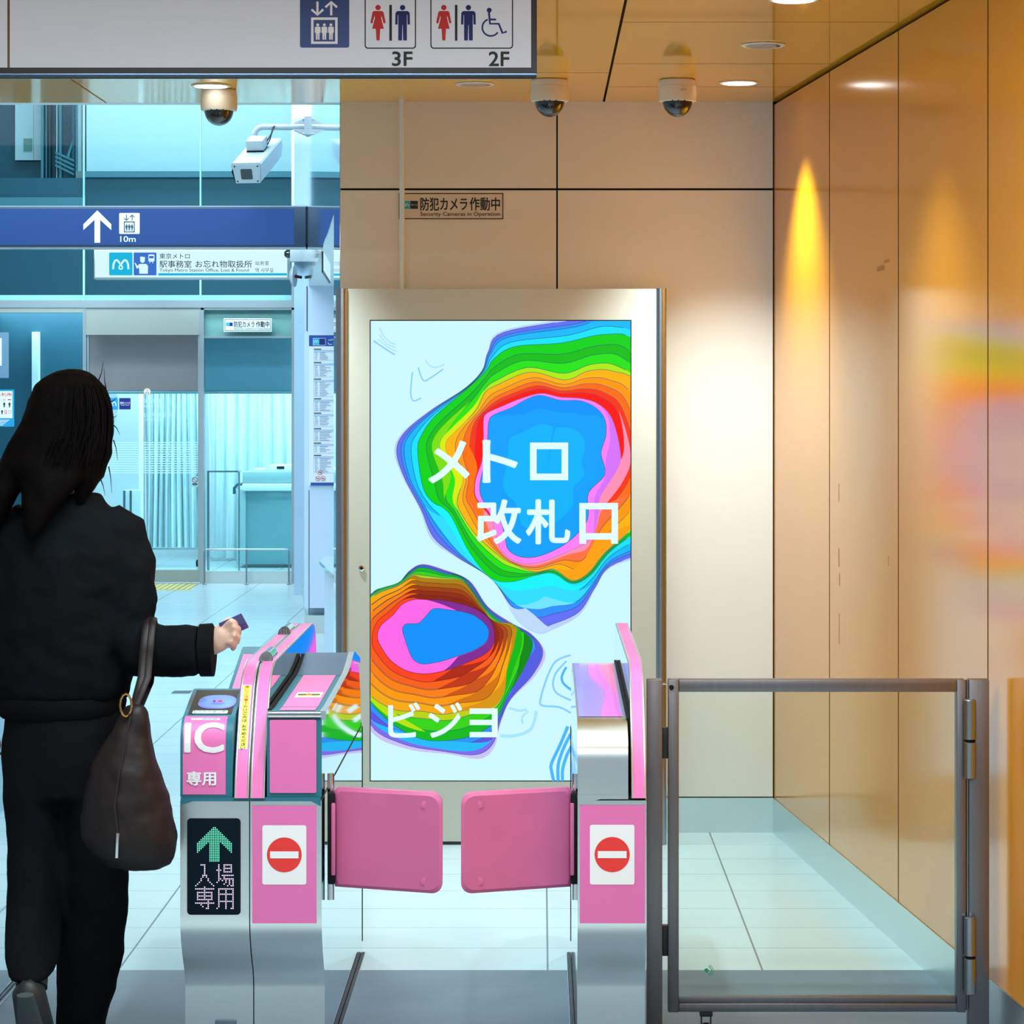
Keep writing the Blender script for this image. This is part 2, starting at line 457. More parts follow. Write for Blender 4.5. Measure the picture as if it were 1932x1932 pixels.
# ---- office front (Y=22.9)
YO = 22.9
M_teald = mat('dark_teal_wall', (44, 92, 112), 0.4)
M_tealm = mat('teal_grey_ledge', (92, 140, 158), 0.4)
M_frame = mat('aluminium_frame', (170, 184, 190), 0.3, 0.7, 0.03)
M_head = mat('header_panel', (150, 158, 152), 0.4, 0.2, 0.04)
M_offw = mat('office_white', (226, 238, 242), 0.6)
oX = lambda px: X(px, YO)
oZ = lambda py: Z(py, YO)
b = MB()
xl, xr = oX(-260), oX(557)
b.box(xl, xr, YO - 0.06, YO + 0.06, oZ(581), oZ(567), M_frame)
b.box(xl, oX(158), YO - 0.05, YO + 0.05, oZ(590), oZ(582), M_head)
b.box(oX(380), xr, YO - 0.05, YO + 0.05, oZ(585), oZ(581), M_frame)
b.box(oX(378), oX(386), YO - 0.05, YO + 0.05, 0, oZ(581), M_frame)
b.box(oX(158), oX(164), YO - 0.05, YO + 0.05, 0, oZ(581), M_frame)
b.box(oX(551), xr, YO - 0.05, YO + 0.05, 0, oZ(195) + 0.3, M_frame)
b.box(oX(386), oX(551), YO - 0.04, YO + 0.04, 0, oZ(1077), M_steel)
b.box(oX(164), oX(378), YO - 0.04, YO + 0.04, 0.01, oZ(1075), M_head)
b.box(xl, oX(158), YO - 0.04, YO + 0.04, 0, oZ(1075), M_steel)
b.box(oX(164), oX(378), YO - 0.045, YO + 0.04, oZ(632), oZ(581), M_head)
b.box(oX(386), oX(551), YO + 0.02, YO + 0.06, oZ(636), oZ(585), mat('header_pale_grey', (196, 198, 186), 0.5)); b.box(oX(386), oX(551), YO - 0.02, YO + 0.06, oZ(638), oZ(634), M_frame)  # pale grey header behind the pane, with its lower frame
struct(b.build('trim_2', smooth=0))
b = MB()
for a, c in ((-260, 157.5), (159.5, 377.5), (379.5, 551)):
    b.box(oX(a), oX(c), YO, YO + 0.012, oZ(567), oZ(150), M_oglass)
M_edge = mat('glass_edge', (150, 226, 226), 0.2, emit=(60, 120, 120), es=0.0)
for p in (158.5, 378.5): b.box(oX(p - 1.6), oX(p + 1.6), YO - 0.012, YO + 0.016, oZ(566), oZ(150), M_edge)
struct(b.build('window_1', smooth=0))
b = MB()
b.box(oX(386), oX(551), YO, YO + 0.012, oZ(1077), oZ(585), M_oglass)
struct(b.build('window_2', smooth=0))
b = MB()
b.box(xl, oX(158), YO, YO + 0.012, oZ(1075), oZ(590), M_oglass)
struct(b.build('window_3', smooth=0))
b = MB()
b.box(oX(166), oX(376), YO, YO + 0.012, oZ(1075), oZ(632), M_oglass)
for p in (164.5, 374): b.box(oX(p), oX(p + 4), YO - 0.02, YO + 0.03, 0.08, oZ(632), M_frame)
M_film = mat('frosted_stripe', (196, 232, 240), 0.5, var=0)
for k in range(14):
    z0 = oZ(893 - k * 4.4)
    b.box(oX(168), oX(374), YO - 0.003, YO - 0.001, z0, z0 + 0.008, M_film)
D = Decal(b, flat(YO - 0.003))
D.text('駅事務室', 270.5, 752, 306, 761, M_film, 1); D.text('Station Office', 270.5, 763, 306, 768.5, M_film, 1, 0.01)
D.text('お忘れ物取扱所', 270.5, 778, 331, 787, M_film, 1); D.text('Lost & Found', 270.5, 788.5, 306, 794, M_film, 1, 0.01)
M_orl = mat('orange_print', (226, 140, 84), 0.5)
D.circle(277.7, 738.9, 7.2, M_orl, 1); D.circle(277.7, 738.9, 6.0, M_white, 2); D.text('G', 276, 734.2, 279.4, 737.8, M_navy, 3); D.text('01', 274.3, 739.2, 281, 743.5, M_navy, 3, 0.02)
struct(b.build('door_1', smooth=0))

# far inner walls
b = MB()
YR = 26.8
b.box(-7.5, -1.2, YR, YR + 0.1, 0, 2.45, M_offw)
b.box(-7.5, -1.2, YO + 0.1, YR, 2.36, 2.45, M_soff)
b.box(-1.75, -1.65, YO + 0.05, YR, 0, 2.45, M_offw)
struct(b.build('wall_office', smooth=0))
b = MB()
YU = 25.5; uX = lambda p: X(p, YU); uZ = lambda p: Z(p, YU)
M_bright = mat('upper_panel', (220, 240, 246), 0.6)
b.box(uX(163), uX(620), YU, YU + 0.1, uZ(326), uZ(100), M_bright)
b.box(uX(160), uX(620), YU - 0.12, YU + 0.1, uZ(336), uZ(325), M_tealm)
b.box(uX(-300), uX(620), YU - 0.02, YU + 0.1, uZ(600), uZ(336), M_teald)
b.box(uX(-300), uX(163), YU + 0.9, YU + 1.0, uZ(600), uZ(60), M_teald)
b.box(uX(-300), uX(163), YU - 0.05, YU + 0.8, uZ(395), uZ(373), M_tealm)
struct(b.build('wall_upper', smooth=0))

# ------------------------------------------------------------------ ticket gates
M_led0 = mat('led_panel', (4, 22, 34), 0.5, spec=0.1)
M_ledg = glow('led_green', (120, 255, 210), 1.1)
M_ledw = glow('led_white', (250, 225, 255), 1.25)
M_read = mat('reader_black', (16, 16, 28), 0.2, spec=0.25)
M_blue = mat('reader_blue', (112, 160, 250), 0.3, emit=(70, 110, 230), es=0.45)
M_lav = mat('reader_rim', (150, 140, 240), 0.3, emit=(90, 80, 210), es=0.4)
M_pale2 = mat('pale_sticker', (206, 232, 232), 0.5)
FY = 6.34
LOW = [(6.34, 0.654), (6.34, 0.385), (6.343, 0.355), (6.353, 0.325), (6.372, 0.292), (6.395, 0.262), (6.415, 0.240), (6.427, 0.216), (6.431, 0.195), (6.431, 0.0), (7.79, 0.0), (7.79, 0.654)]
ARCH = [(6.335, 0.660), (6.345, 0.70), (6.36, 0.742), (6.387, 0.790), (6.425, 0.850), (6.466, 0.902), (6.50, 0.928), (6.54, 0.944), (6.60, 0.955), (7.68, 0.955), (7.73, 0.945), (7.765, 0.92), (7.785, 0.87), (7.79, 0.66)]


def off(prof, d):
    out = []
    for i in range(len(prof)):
        a = prof[max(0, i - 1)]; c = prof[min(len(prof) - 1, i + 1)]
        dy, dz = c[0] - a[0], c[1] - a[1]; L = math.hypot(dy, dz) or 1
        out.append((prof[i][0] - dz / L * d, prof[i][1] + dy / L * d))
    return out


def no_entry(b, x0, y0, x1, y1):
    D = Decal(b, flat(FY - 0.0015))
    D.rrect(x0, y0, x1, y1, 4, M_white, 1)
    cx = (x0 + x1) / 2; cy = y0 + (y1 - y0) * 0.497; r = (x1 - x0) * 0.395
    D.circle(cx, cy, r, M_red, 2, n=48); D.rect(cx - r * 0.82, cy - r * 0.2, cx + r * 0.82, cy + r * 0.2, M_white, 3)


def arch_parts(root, x0, x1, seam=None):
    b = MB(); b.prismx(ARCH, x0, x1, M_dark, M_mirror)
    for x in ([x0 + 0.003, x1 - 0.003] + ([seam - 0.004, seam + 0.004] if seam else [])):
        b.tube([(x, y, z) for y, z in off(ARCH, 0.001)], 0.0026, M_trimc, 8)
    b.build('arch_body', root)
    b = MB()
    spans = [(x0 + 0.005, seam - 0.006), (seam + 0.006, x1 - 0.005)] if seam else [(x0 + 0.005, x1 - 0.005)]
    for a, c in spans: b.sheet(off(ARCH, 0.0022), a, c, M_pink)
    b.build('arch_stripe', root)


def flap(root, xh, xt, side):
    """pink vinyl flap: xh hinge edge, xt free tip"""
    YH, YT = 6.46, 6.345
    zt, zb = Z(1484, YH), Z(1671, YH)
    nx, nz = 14, 12; r = 0.026; vs = []; fs = []
    bm = bmesh.new()
    pts = []
    W_ = abs(xt - xh); Hh = zt - zb
    def outline():
        o = [(0.004, 0)]
        for k in range(7):
            a = math.radians(-90 + 15 * k); o.append((W_ - r + r * math.cos(a), r + r * math.sin(a)))
        for k in range(7):
            a = math.radians(15 * k); o.append((W_ - r + r * math.cos(a), Hh - r + r * math.sin(a)))
        o += [(0.010, Hh), (0.0, Hh - 0.012), (0.0, 0.012)]
        return o
    o = outline(); th = 0.016
    def m3(u, v, d):
        t = u / W_
        y = YH + (YT - YH) * t
        return (xh + (xt - xh) * t, y + d + 0.004 * math.sin(v / Hh * math.pi) * math.sin(t * 9), zb + v + 0.003 * t)
    b = MB()
    inset = [(u + (0.008 if u < W_ / 2 else -0.008), v + (0.008 if v < Hh / 2 else -0.008)) for u, v in o]
    n = len(o); lay = [[m3(u, v, -th) for u, v in inset], [m3(u, v, -th + 0.006) for u, v in o], [m3(u, v, th - 0.006) for u, v in o], [m3(u, v, th) for u, v in inset]]
    vs = sum(lay, []); fs = []
    for k in range(3):
        for j in range(n): fs.append((k * n + j, k * n + (j + 1) % n, (k + 1) * n + (j + 1) % n, (k + 1) * n + j))
    fs.append(tuple(range(n))); fs.append(tuple(3 * n + j for j in reversed(range(n))))
    b.add(vs, fs, M_flap)
    fl = b.build('flap', root, smooth=50)
    for v in (0.028, Hh - 0.03):
        b = MB(); c = m3(W_ - 0.042, v, -th - 0.0008)
        b.lathe([(0.0095, 0.0), (0.0095, 0.0012), (0.007, 0.0018)], (c[0], c[1] + 0.001, c[2]), M_flap, 20, axis='y', M=Matrix.Rotation(math.pi, 4, 'X'))
        b.build('snap_button', fl)
    b = MB()
    s = 1 if xt > xh else -1
    xa, xb_ = sorted((xh - s * 0.013, xh + s * 0.004))
    b.box(xa, xb_, 6.43, 6.49, zb - 0.012 + 0.02, zt - 0.012, M_black, 0.004)
    xa, xb_ = sorted((xh - s * 0.004, xh + s * 0.006))
    b.box(xa, xb_, 6.425, 6.435, zb + 0.03, zt - 0.035, M_flap, 0.003)
    b.build('hinge_block', root)
    b = MB(); b.tube([(xh - s * 0.008, 6.47, zb - 0.035), (xh - s * 0.008, 6.47, zt + 0.03)], 0.0085, M_chrome, 16)
    b.build('hinge_tube', root)


def gate_left(root, writing=True):
    sx = -0.6845
    for (x0, x1) in ((-0.848, sx - 0.0012), (sx + 0.0012, -0.515)):
        b = MB(); b.prismx(LOW, x0, x1, M_steel, M_mirror)
        xc = (x0 + x1) / 2 + (0.012 if x0 > -0.7 else 0.02)
        b.sheet(off([(6.397, 0.260), (6.414, 0.2415)], 0.0007), xc - 0.021, xc + 0.021, M_steelv)
        lb = b.build('lower_body', root, smooth=25)
    b = MB()
    b.poly([(-0.846, 6.3385, 0.662), (-0.846, 6.3385, 0.6435), (-0.818, 6.3385, 0.6525), (-0.54, 6.3385, 0.6525), (-0.517, 6.3385, 0.6405), (-0.517, 6.3385, 0.662)], M_teal)
    b.box(-0.846, -0.517, 6.345, 7.78, 0.650, 0.662, M_black)
    b.box(-0.848, -0.846, 6.345, 7.78, 0.655, 0.658, M_black)
    b.build('gap_strip', root)
    # floor kick rail
    b = MB(); b.box(-0.5145, -0.504, 6.40, 7.74, 0.0, 0.008, M_dark, 0.002); b.box(-0.5035, -0.5025, 6.40, 7.74, 0.0, 0.010, M_steel)
    b.build('kick_rail', root)
    b = MB(); b.box(-0.5155, -0.5135, 7.783, 7.789, 0.03, 0.65, M_dark); b.build('end_seam', root)
    # IC housing
    HIC = [(6.342, 0.662), (6.342, 0.79), (6.345, 0.808), (6.353, 0.825), (6.368, 0.838), (6.388, 0.8455), (6.40, 0.8475), (6.575, 0.8885), (6.60, 0.889), (6.66, 0.84), (6.80, 0.76), (7.15, 0.75), (7.24, 0.79), (7.64, 0.885), (7.68, 0.89), (7.76, 0.87), (7.785, 0.80), (7.785, 0.662)]
    b = MB(); b.prismx(HIC, -0.848, -0.725, M_teal)
    b.build('reader_housing', root)
    face = [(6.342, 0.668), (6.342, 0.79), (6.345, 0.808), (6.353, 0.825), (6.368, 0.838), (6.388, 0.8455)]
    b = MB(); b.sheet(off(face, 0.0012), -0.842, -0.741, M_pink)
    # along-curve mapping of the pictured face: py 1360..1500
    cum = [0]
    for i in range(len(face) - 1): cum.append(cum[-1] + math.hypot(face[i + 1][0] - face[i][0], face[i + 1][1] - face[i][1]))
    fo = off(face, 0.0012)

    def curved(u, v, l):        # u world x, v length up from the bottom
        i = 0
        while i < len(cum) - 2 and v > cum[i + 1]: i += 1
        t = (v - cum[i]) / (cum[i + 1] - cum[i])
        y = fo[i][0] + (fo[i + 1][0] - fo[i][0]) * t; z = fo[i][1] + (fo[i + 1][1] - fo[i][1]) * t
        k = min(1, max(0, (v - 0.12) / 0.05))
        return Vector((u, y - 0.0006 * l * (1 - 0.6 * k), z + 0.0006 * l * k))
    bl = MB(); D = Decal(bl, curved)
    D.text('IC', -0.8385, 0.170, -0.7445, 0.098, M_white, 3, 0.038, 14)
    bl2 = MB(); Decal(bl2, curved).text('専用', -0.833, 0.055, -0.763, 0.021, M_white, 3, 0.035)
    D = Decal(b, curved); D.rect(-0.826, 0.190, -0.758, 0.180, M_pale2, 1)
    D.text('銀座線', -0.80, 0.188, -0.764, 0.182, M_grey, 2)
    D.ring(-0.815, 0.185, 0.0035, 0.001, M_orl, 2)
    b.build('pictured_face', root, smooth=30)
    bl.build('lettering', root, smooth=0); bl2.build('lettering', root, smooth=0)
    b = MB()
    sl = (0.8885 - 0.8475) / (6.575 - 6.40)
    def slope(x, y, l): return Vector((x, y - 0.0006 * l * sl, 0.8475 + (y - 6.40) * sl + 0.0006 * l))
    D = Decal(b, slope)
    D.poly([(-0.838, 6.405), (-0.735, 6.405), (-0.735, 6.572), (-0.838, 6.572)], M_read, 1)
    pts = []
    for i in range(40):
        a = 2 * math.pi * i / 40; c, s_ = math.cos(a), math.sin(a)
        pts.append((abs(c) ** 0.7 * (1 if c > 0 else -1), abs(s_) ** 0.8 * (1 if s_ > 0 else -1)))
    D.poly([(-0.778 + 0.0455 * p[0], 6.488 + 0.047 * p[1]) for p in pts], M_lav, 2)
    D.poly([(-0.778 + 0.042 * p[0], 6.489 + 0.042 * p[1]) for p in pts], M_blue, 3)
    D.poly([(-0.778 + 0.017 * p[0], 6.489 + 0.016 * p[1]) for p in pts], M_lav, 4)
    D.text('IC', -0.788, 6.495, -0.782, 6.484, M_navy, 5, 0.04); D.poly([(-0.779, 6.4895), (-0.774, 6.494), (-0.767, 6.494), (-0.767, 6.485), (-0.774, 6.485)], M_red, 5)
    D.rrect(-0.829, 6.408, -0.745, 6.429, 0.004, M_pale2, 2); D.text('しっかりタッチ', -0.825, 6.426, -0.75, 6.411, M_grey, 3)
    b.build('card_reader', root)
    # far end pink panel of the reader side
    b = MB()
    s2 = (0.885 - 0.79) / 0.4
    D = Decal(b, lambda x, y, l: Vector((x, y, 0.79 + (y - 7.24) * s2 + 0.001 * l)))
    D.poly([(-0.838, 7.25), (-0.73, 7.25), (-0.73, 7.60), (-0.838, 7.60)], M_pink, 1)
    D.poly([(-0.775, 7.34), (-0.735, 7.44), (-0.735, 7.34)], M_white, 2)
    b.build('far_panel', root)
    # arch and sticker
    arch_parts(root, -0.721, -0.648, sx)
    if writing:
        b = MB(); prof = off(ARCH[:9], 0.0028)
        zc = [0]
        for i in range(len(prof) - 1): zc.append(zc[-1] + math.hypot(prof[i + 1][0] - prof[i][0], prof[i + 1][1] - prof[i][1]))

        def onarch(u, v, l):
            i = 0
            while i < len(zc) - 2 and v > zc[i + 1]: i += 1
            t = (v - zc[i]) / (zc[i + 1] - zc[i]); a, c = prof[i], prof[i + 1]
            dy, dz = c[0] - a[0], c[1] - a[1]; L = math.hypot(dy, dz)
            return Vector((u, a[0] + dy * t - dz / L * 0.0005 * l, a[1] + dz * t + dy / L * 0.0005 * l))
        D = Decal(b, onarch)
        for (x0, x1, m, l, e) in ((-0.7145, -0.6935, M_white, 0, 0), (-0.7125, -0.6955, M_yel, 1, 0.002)):
            n = 12
            for k in range(n):
                va = 0.118 + e + (0.292 - 0.118 - 2 * e) * k / n; vb = 0.118 + e + (0.292 - 0.118 - 2 * e) * (k + 1) / n
                D.poly([(x0, va), (x1, va), (x1, vb), (x0, vb)], m, l)
        s_ = '扉にご注意！かけこみは おやめください'
        v = 0.288; red = True
        for ch in s_:
            if ch == ' ': v -= 0.006; continue
            h = 0.0072
            wv = {'！': 0.0015, 'く': 0.004}.get(ch, 0.0052)
            m = M_red if s_.index(ch) < 6 and ch in '扉注意！' else (M_blk if s_.index(ch) >= 6 else M_red)
            D.text(ch, -0.704 - wv, v, -0.704 + wv, v - h, m, 3, 0.015); v -= 0.0093
        b.build('warning_sticker', root)
    # sensor caps on the arch
    for (xc, y0) in ((-0.674, 6.60), (-0.697, 7.32)):
        b = MB()
        sec = [(0.0165 * math.cos(math.pi * i / 10), 0.022 * math.sin(math.pi * i / 10)) for i in range(11)]
        b.prism(sec, lambda a, c: (xc + a, y0 + 0.02 - 0.012 * c / 0.022 * 0 , 0.9555 + c), lambda a, c: (xc + a, y0 + 0.15, 0.9555 + c), M_chrome)
        b.prism([(a * 1.02, c * 1.02) for a, c in sec], lambda a, c: (xc + a, y0 - 0.004 + c * 0.6, 0.9555 + c), lambda a, c: (xc + a, y0 + 0.021, 0.9555 + c), M_dark)
        for k in (-1, 0, 1): b.box(xc + k * 0.007 - 0.001, xc + k * 0.007 + 0.001, y0 - 0.006, y0 + 0.01, 0.957, 0.972, M_steelv)
        b.build('sensor_cap', root)
    # right-hand top with ticket panel
    TOP = [(6.342, 0.662), (6.342, 0.846), (6.36, 0.862), (6.45, 0.860), (7.03, 0.8755), (7.10, 0.880), (7.16, 0.887), (7.22, 0.897), (7.30, 0.909), (7.34, 0.905), (7.55, 0.868), (7.64, 0.83), (7.70, 0.76), (7.72, 0.662)]
    b = MB(); b.prismx(TOP, -0.644, -0.515, M_teal, M_mirror)
    b.box(-0.641, -0.518, 6.3395, 6.345, 0.846, 0.8465, M_dark)
    b.build('ticket_housing', root)
    b = MB(); D = Decal(b, flat(FY - 0.0005)); D.rrect(509, 1358, 597, 1496, 3, M_pink, 1)
    b.build('front_panel', root)
    b = MB()
    for z, r in ((0.8505, 0.0042), (0.8585, 0.0048)): b.tube([(-0.642, 6.3445, z), (-0.517, 6.3445, z)], r, M_steelv, 12)
    b.build('roller_bar', root)
    b = MB()
    b.sheet([(6.37, 0.8632), (6.45, 0.8612), (7.03, 0.8767)], -0.618, -0.534, M_pinkt)
    b.box(-0.618, -0.534, 6.449, 6.451, 0.861, 0.8618, M_dark)
    D = Decal(b, lambda x, y, l: Vector((x, y, 0.8612 + (y - 6.45) * (0.0155 / 0.58) + 0.0006 * l)))
    D.poly([(-0.604, 6.61), (-0.540, 6.61), (-0.540, 6.70), (-0.604, 6.70)], M_white, 1)
    D.poly([(-0.599, 6.635), (-0.545, 6.635), (-0.545, 6.675), (-0.599, 6.675)], M_yel, 2)
    M_grn = mat('green_print', (40, 70, 40), 0.5)
    D.poly([(-0.599, 6.645), (-0.578, 6.645), (-0.578, 6.665), (-0.599, 6.665)], M_grn, 3); D.poly([(-0.566, 6.645), (-0.545, 6.645), (-0.545, 6.665), (-0.566, 6.665)], M_grn, 3)
    D.poly([(-0.577, 6.65), (-0.568, 6.65), (-0.568, 6.672), (-0.577, 6.672)], M_red, 3)
    b.build('ticket_panel', root)
    b = MB()
    M_slate = mat('slate_riser', (78, 98, 124), 0.4, 0.2, 0.04, spec=0.3)
    b.sheet([(7.03, 0.8762), (7.10, 0.8808), (7.16, 0.8878), (7.22, 0.8978), (7.30, 0.9098)], -0.640, -0.517, M_slate)
    b.prismx([(6.38, 0.85), (6.38, 0.8645), (7.03, 0.880), (7.16, 0.891), (7.28, 0.909), (7.28, 0.85)], -0.646, -0.637, M_black)
    b.build('riser', root)
    b = MB()
    LIP = [(6.345, 0.843), (6.345, 0.864), (6.45, 0.8625), (7.03, 0.878), (7.10, 0.882), (7.22, 0.899), (7.30, 0.912), (7.34, 0.908), (7.55, 0.871), (7.55, 0.855), (7.30, 0.885), (7.03, 0.858), (6.45, 0.845)]
    b.prismx(LIP, -0.520, -0.505, M_steel, M_mirror)
    b.build('edge_lip', root)
    # lower front
    b = MB(); D = Decal(b, flat(FY - 0.0008)); D.rect(476, 1520, 597, 1742, M_pink, 1); no_entry(b, 495, 1557, 578, 1669)
    b.build('no_entry_panel', root)
    b = MB(); D = Decal(b, flat(FY - 0.0008)); D.rrect(353, 1544, 454, 1726, 7, M_led0, 1)
    D.rrect(355, 1546, 452, 1724, 6, M_black, 2); D.rrect(357, 1548, 450, 1722, 5, M_led0, 3)
    b.build('led_screen', root)
    b = MB(); D = Decal(b, flat(FY - 0.0042))
    px = 3.343; x0 = 369.5; y0 = 1561.7
    def dot(c, y, m): D.circle(x0 + c * px, y, 1.25, m, 1, n=8)
    for r in range(20):
        for c in range(1, 21):
            cc = c if c <= 10 else 21 - c
            on = (8 <= c <= 13 and r >= max(0, 10 - cc)) or (cc <= 7 and 10 - cc <= r <= 15 - cc)
            if on: dot(c, y0 + r * px * 0.985, M_ledg)
    rng = lambda a, c: list(range(a, c + 1))
    iri = [rng(3, 5), [5], [5], [5], [5], [5], [4, 5, 6], [4, 6], [3, 7], [3, 7], [2, 8], [1, 9], [0, 10]]
    jo = [[13] + rng(16, 20), [13, 16, 20], [13] + rng(16, 20), [12, 13, 14, 16, 20], [13] + rng(16, 20), [13], [13] + rng(15, 21), [13, 16], [13, 14] + rng(16, 21), [13, 15, 17, 19, 21], [12, 17, 19, 21], [16, 19, 21], [18, 20, 21]]
    sen = [[5], rng(0, 10), [5], rng(1, 9), [1, 5, 9], rng(1, 9), [1, 5, 9], rng(1, 9), [7], rng(0, 10), [3, 7], [4, 7], [6, 7]]
    yo = [[], rng(13, 21), [13, 17, 21], [13, 17, 21], rng(13, 21), [13, 17, 21], [13, 17, 21], [13, 17, 21], rng(13, 21), [13, 17, 21], [13, 17, 21], [13, 17, 21], [12, 17, 20, 21]]
    for r in range(13):
        for c in iri[r] + jo[r]: dot(c, 1535 + (935 + 31.7 * r) * 0.1035, M_ledw)
        for c in sen[r] + yo[r]: dot(c, 1535 + (1340 + 32.3 * r) * 0.1035, M_ledw)
    b.build('led_dots', root)
    b = MB(); b.box(X(406, 6.43), X(446, 6.43), 6.424, 6.44, Z(1990, 6.43), Z(1924, 6.43), mat('slate_plate', (90, 116, 140), 0.4), 0.003)
    b.build('maintenance_plate', root)
    flap(root, X(630, 6.46), X(835, 6.345), 1)


root = empty('ticket_gate', (-0.68, 7.06, 0), 'pink ticket gate cabinet reading IC with green LED arrow, beside the walking person', 'ticket gate', 'pink ticket gates')
gate_left(root)


def copy_tree(o, parent=None):
    c = o.copy(); COL.objects.link(c)
    if parent is not None: c.parent = parent; c.matrix_parent_inverse = o.matrix_parent_inverse.copy()
    for ch in list(o.children):
        if not ch.name.startswith(('flap', 'hinge_')): copy_tree(ch, c)      # its flaps are folded away to let the person pass
    return c


g2 = copy_tree(root); g2.location = (root.location.x - 0.915, root.location.y, 0)
g2['label'] = 'ticket gate cabinet mostly cut off by left edge of photo behind the walking person'

# narrow gate cabinet on the right
R = empty('ticket_gate', (0.167, 7.06, 0), 'narrow ticket gate cabinet with polished steel top beside the glass swing gate', 'ticket gate', 'pink ticket gates')
b = MB(); b.prismx(LOW, 0.087, 0.249, M_steel, M_mirror)
b.sheet(off([(6.397, 0.260), (6.414, 0.2415)], 0.0007), 0.148, 0.189, M_steelv)
b.build('lower_body', R, smooth=25)
b = MB()
b.box(0.089, 0.247, 6.345, 7.78, 0.650, 0.664, M_black)
b.build('gap_strip', R)
b = MB()
RT = [(6.338, 0.664), (6.338, 0.75), (6.341, 0.775), (6.352, 0.797), (6.372, 0.815), (6.40, 0.828), (6.435, 0.835), (6.455, 0.836), (7.45, 0.866), (7.60, 0.84), (7.70, 0.76), (7.72, 0.664)]
b.prismx(RT, 0.087, 0.206, M_steel, M_mirror)
b.poly([(0.087, 6.337, 0.668), (0.087, 6.337, 0.6445), (0.140, 6.337, 0.6575), (0.206, 6.337, 0.6575), (0.206, 6.337, 0.668)], M_steel)
b.build('upper_housing', R, smooth=25)
b = MB(); b.sheet([(6.46, 0.8372), (7.44, 0.8668)], 0.092, 0.197, M_pinkgl)
b.prismx([(6.42, 0.80), (6.42, 0.838), (7.5, 0.870), (7.5, 0.80)], 0.2045, 0.2125, M_black)
b.build('top_panel', R)
arch_parts(R, 0.213, 0.249)
b = MB(); D = Decal(b, flat(FY - 0.0008)); D.rect(1094, 1519, 1217, 1742, M_pink, 1); no_entry(b, 1113, 1556, 1197, 1669)
b.build('no_entry_panel', R)
b = MB(); b.box(0.076, 0.0865, 6.40, 7.74, 0.0, 0.008, M_dark, 0.002); b.box(0.0745, 0.0755, 6.40, 7.74, 0.0, 0.010, M_steel)
b.build('kick_rail', R)
b = MB(); b.box(0.0855, 0.0875, 7.783, 7.789, 0.03, 0.65, M_dark); b.build('end_seam', R)
flap(R, X(1080, 6.46), X(870, 6.345), -1)

# ------------------------------------------------------------------ swing gate and posts
YF = 6.75
fx = lambda p: X(p, YF)
fz = lambda p: Z(p, YF)


def post(name, p0, p1, label):
    b = MB(); b.box(fx(p0), fx(p1), YF - 0.02, YF + 0.02, 0.0, fz(1281), M_fence, 0.002)
    o = b.build(name, None); tag(o, label, 'post'); return o


post('gate_post', 1220, 1249, 'grey steel square post against the narrow ticket gate')
post('gate_post', 1826, 1864, 'grey steel square post with hinges beside the orange wall')
G = empty('swing_gate', (fx(1540), YF, 0), 'glass swing gate in a grey steel frame between two posts', 'gate')
b = MB()
b.box(fx(1260), fx(1280), YF - 0.02, YF + 0.02, fz(1907), fz(1281), M_fence, 0.002)
b.box(fx(1803), fx(1820), YF - 0.02, YF + 0.02, fz(1907), fz(1281), M_fence, 0.002)
b.box(fx(1280.2), fx(1802.8), YF - 0.02, YF + 0.02, fz(1304), fz(1281), M_fence, 0.002)
b.box(fx(1280.2), fx(1802.8), YF - 0.02, YF + 0.02, fz(1906), fz(1890), M_fence, 0.002)
b.box(fx(1280.2), fx(1802.8), YF - 0.012, YF + 0.012, fz(1890), fz(1879), M_fence, 0.001)
b.build('frame', G)
b = MB(); b.box(fx(1279), fx(1804), YF - 0.004, YF + 0.004, fz(1880), fz(1303), M_glass)
gp = b.build('glass_pane', G, smooth=0)
b = MB(); D = Decal(b, flat(YF - 0.0045)); M_grs = mat('green_sticker', (30, 160, 120), 0.5)
D.circle(1333, 1831, 4.2, M_grs, 1); D.ring(1335, 1831, 7.5, 1.5, M_grs, 1, -80, 80); D.ring(1335, 1831, 10.5, 1.2, M_grs, 1, -75, 70)
b.build('safety_sticker', gp)
for y0, y1, ym in ((1316, 1466, 1394), (1724, 1871, 1800)):
    b = MB(); rr = 0.0148; xc = fx(1826)
    for a, c in ((y0, ym - 0.8), (ym + 0.8, y1)):
        b.lathe([(rr * 0.7, fz(c)), (rr, fz(c) + 0.003), (rr, fz(a) - 0.003), (rr * 0.7, fz(a))], (xc, YF - 0.036, 0), M_steelv, 24)
    b.lathe([(rr * 0.9, fz(ym + 1)), (rr * 0.9, fz(ym - 1))], (xc, YF - 0.036, 0), M_black, 24)
    b.build('hinge', G)
for y0, y1 in ((1372, 1430), (1745, 1802)):
    b = MB(); b.box(fx(1249), fx(1260), YF - 0.012, YF + 0.012, fz(y1), fz(y0), M_dark, 0.001); b.build('rubber_stop', G)
b = MB(); b.tube([(fx(1249), YF, fz(1290)), (fx(1262), YF, fz(1290))], 0.003, M_chrome, 10)
b.lathe([(0.0062, -0.004), (0.0062, 0.004)], (fx(1266), YF - 0.022, fz(1295)), M_black, 18, axis='y')
b.build('latch', G)
b = MB(); b.tube([(fx(1823.5), YF, fz(1935)), (fx(1823.5), YF, fz(1282))], 0.0022, M_chrome, 8); b.build('hinge_pin', G)
b = MB(); xc = fx(1332)
b.box(xc - 0.016, xc + 0.016, YF - 0.016, YF + 0.016, fz(1916), fz(1907), M_dark, 0.002)
b.box(xc - 0.013, xc - 0.010, YF - 0.01, YF + 0.01, 0.014, fz(1914), M_dark); b.box(xc + 0.010, xc + 0.013, YF - 0.01, YF + 0.01, 0.014, fz(1914), M_dark)
cs = b.build('caster', G)
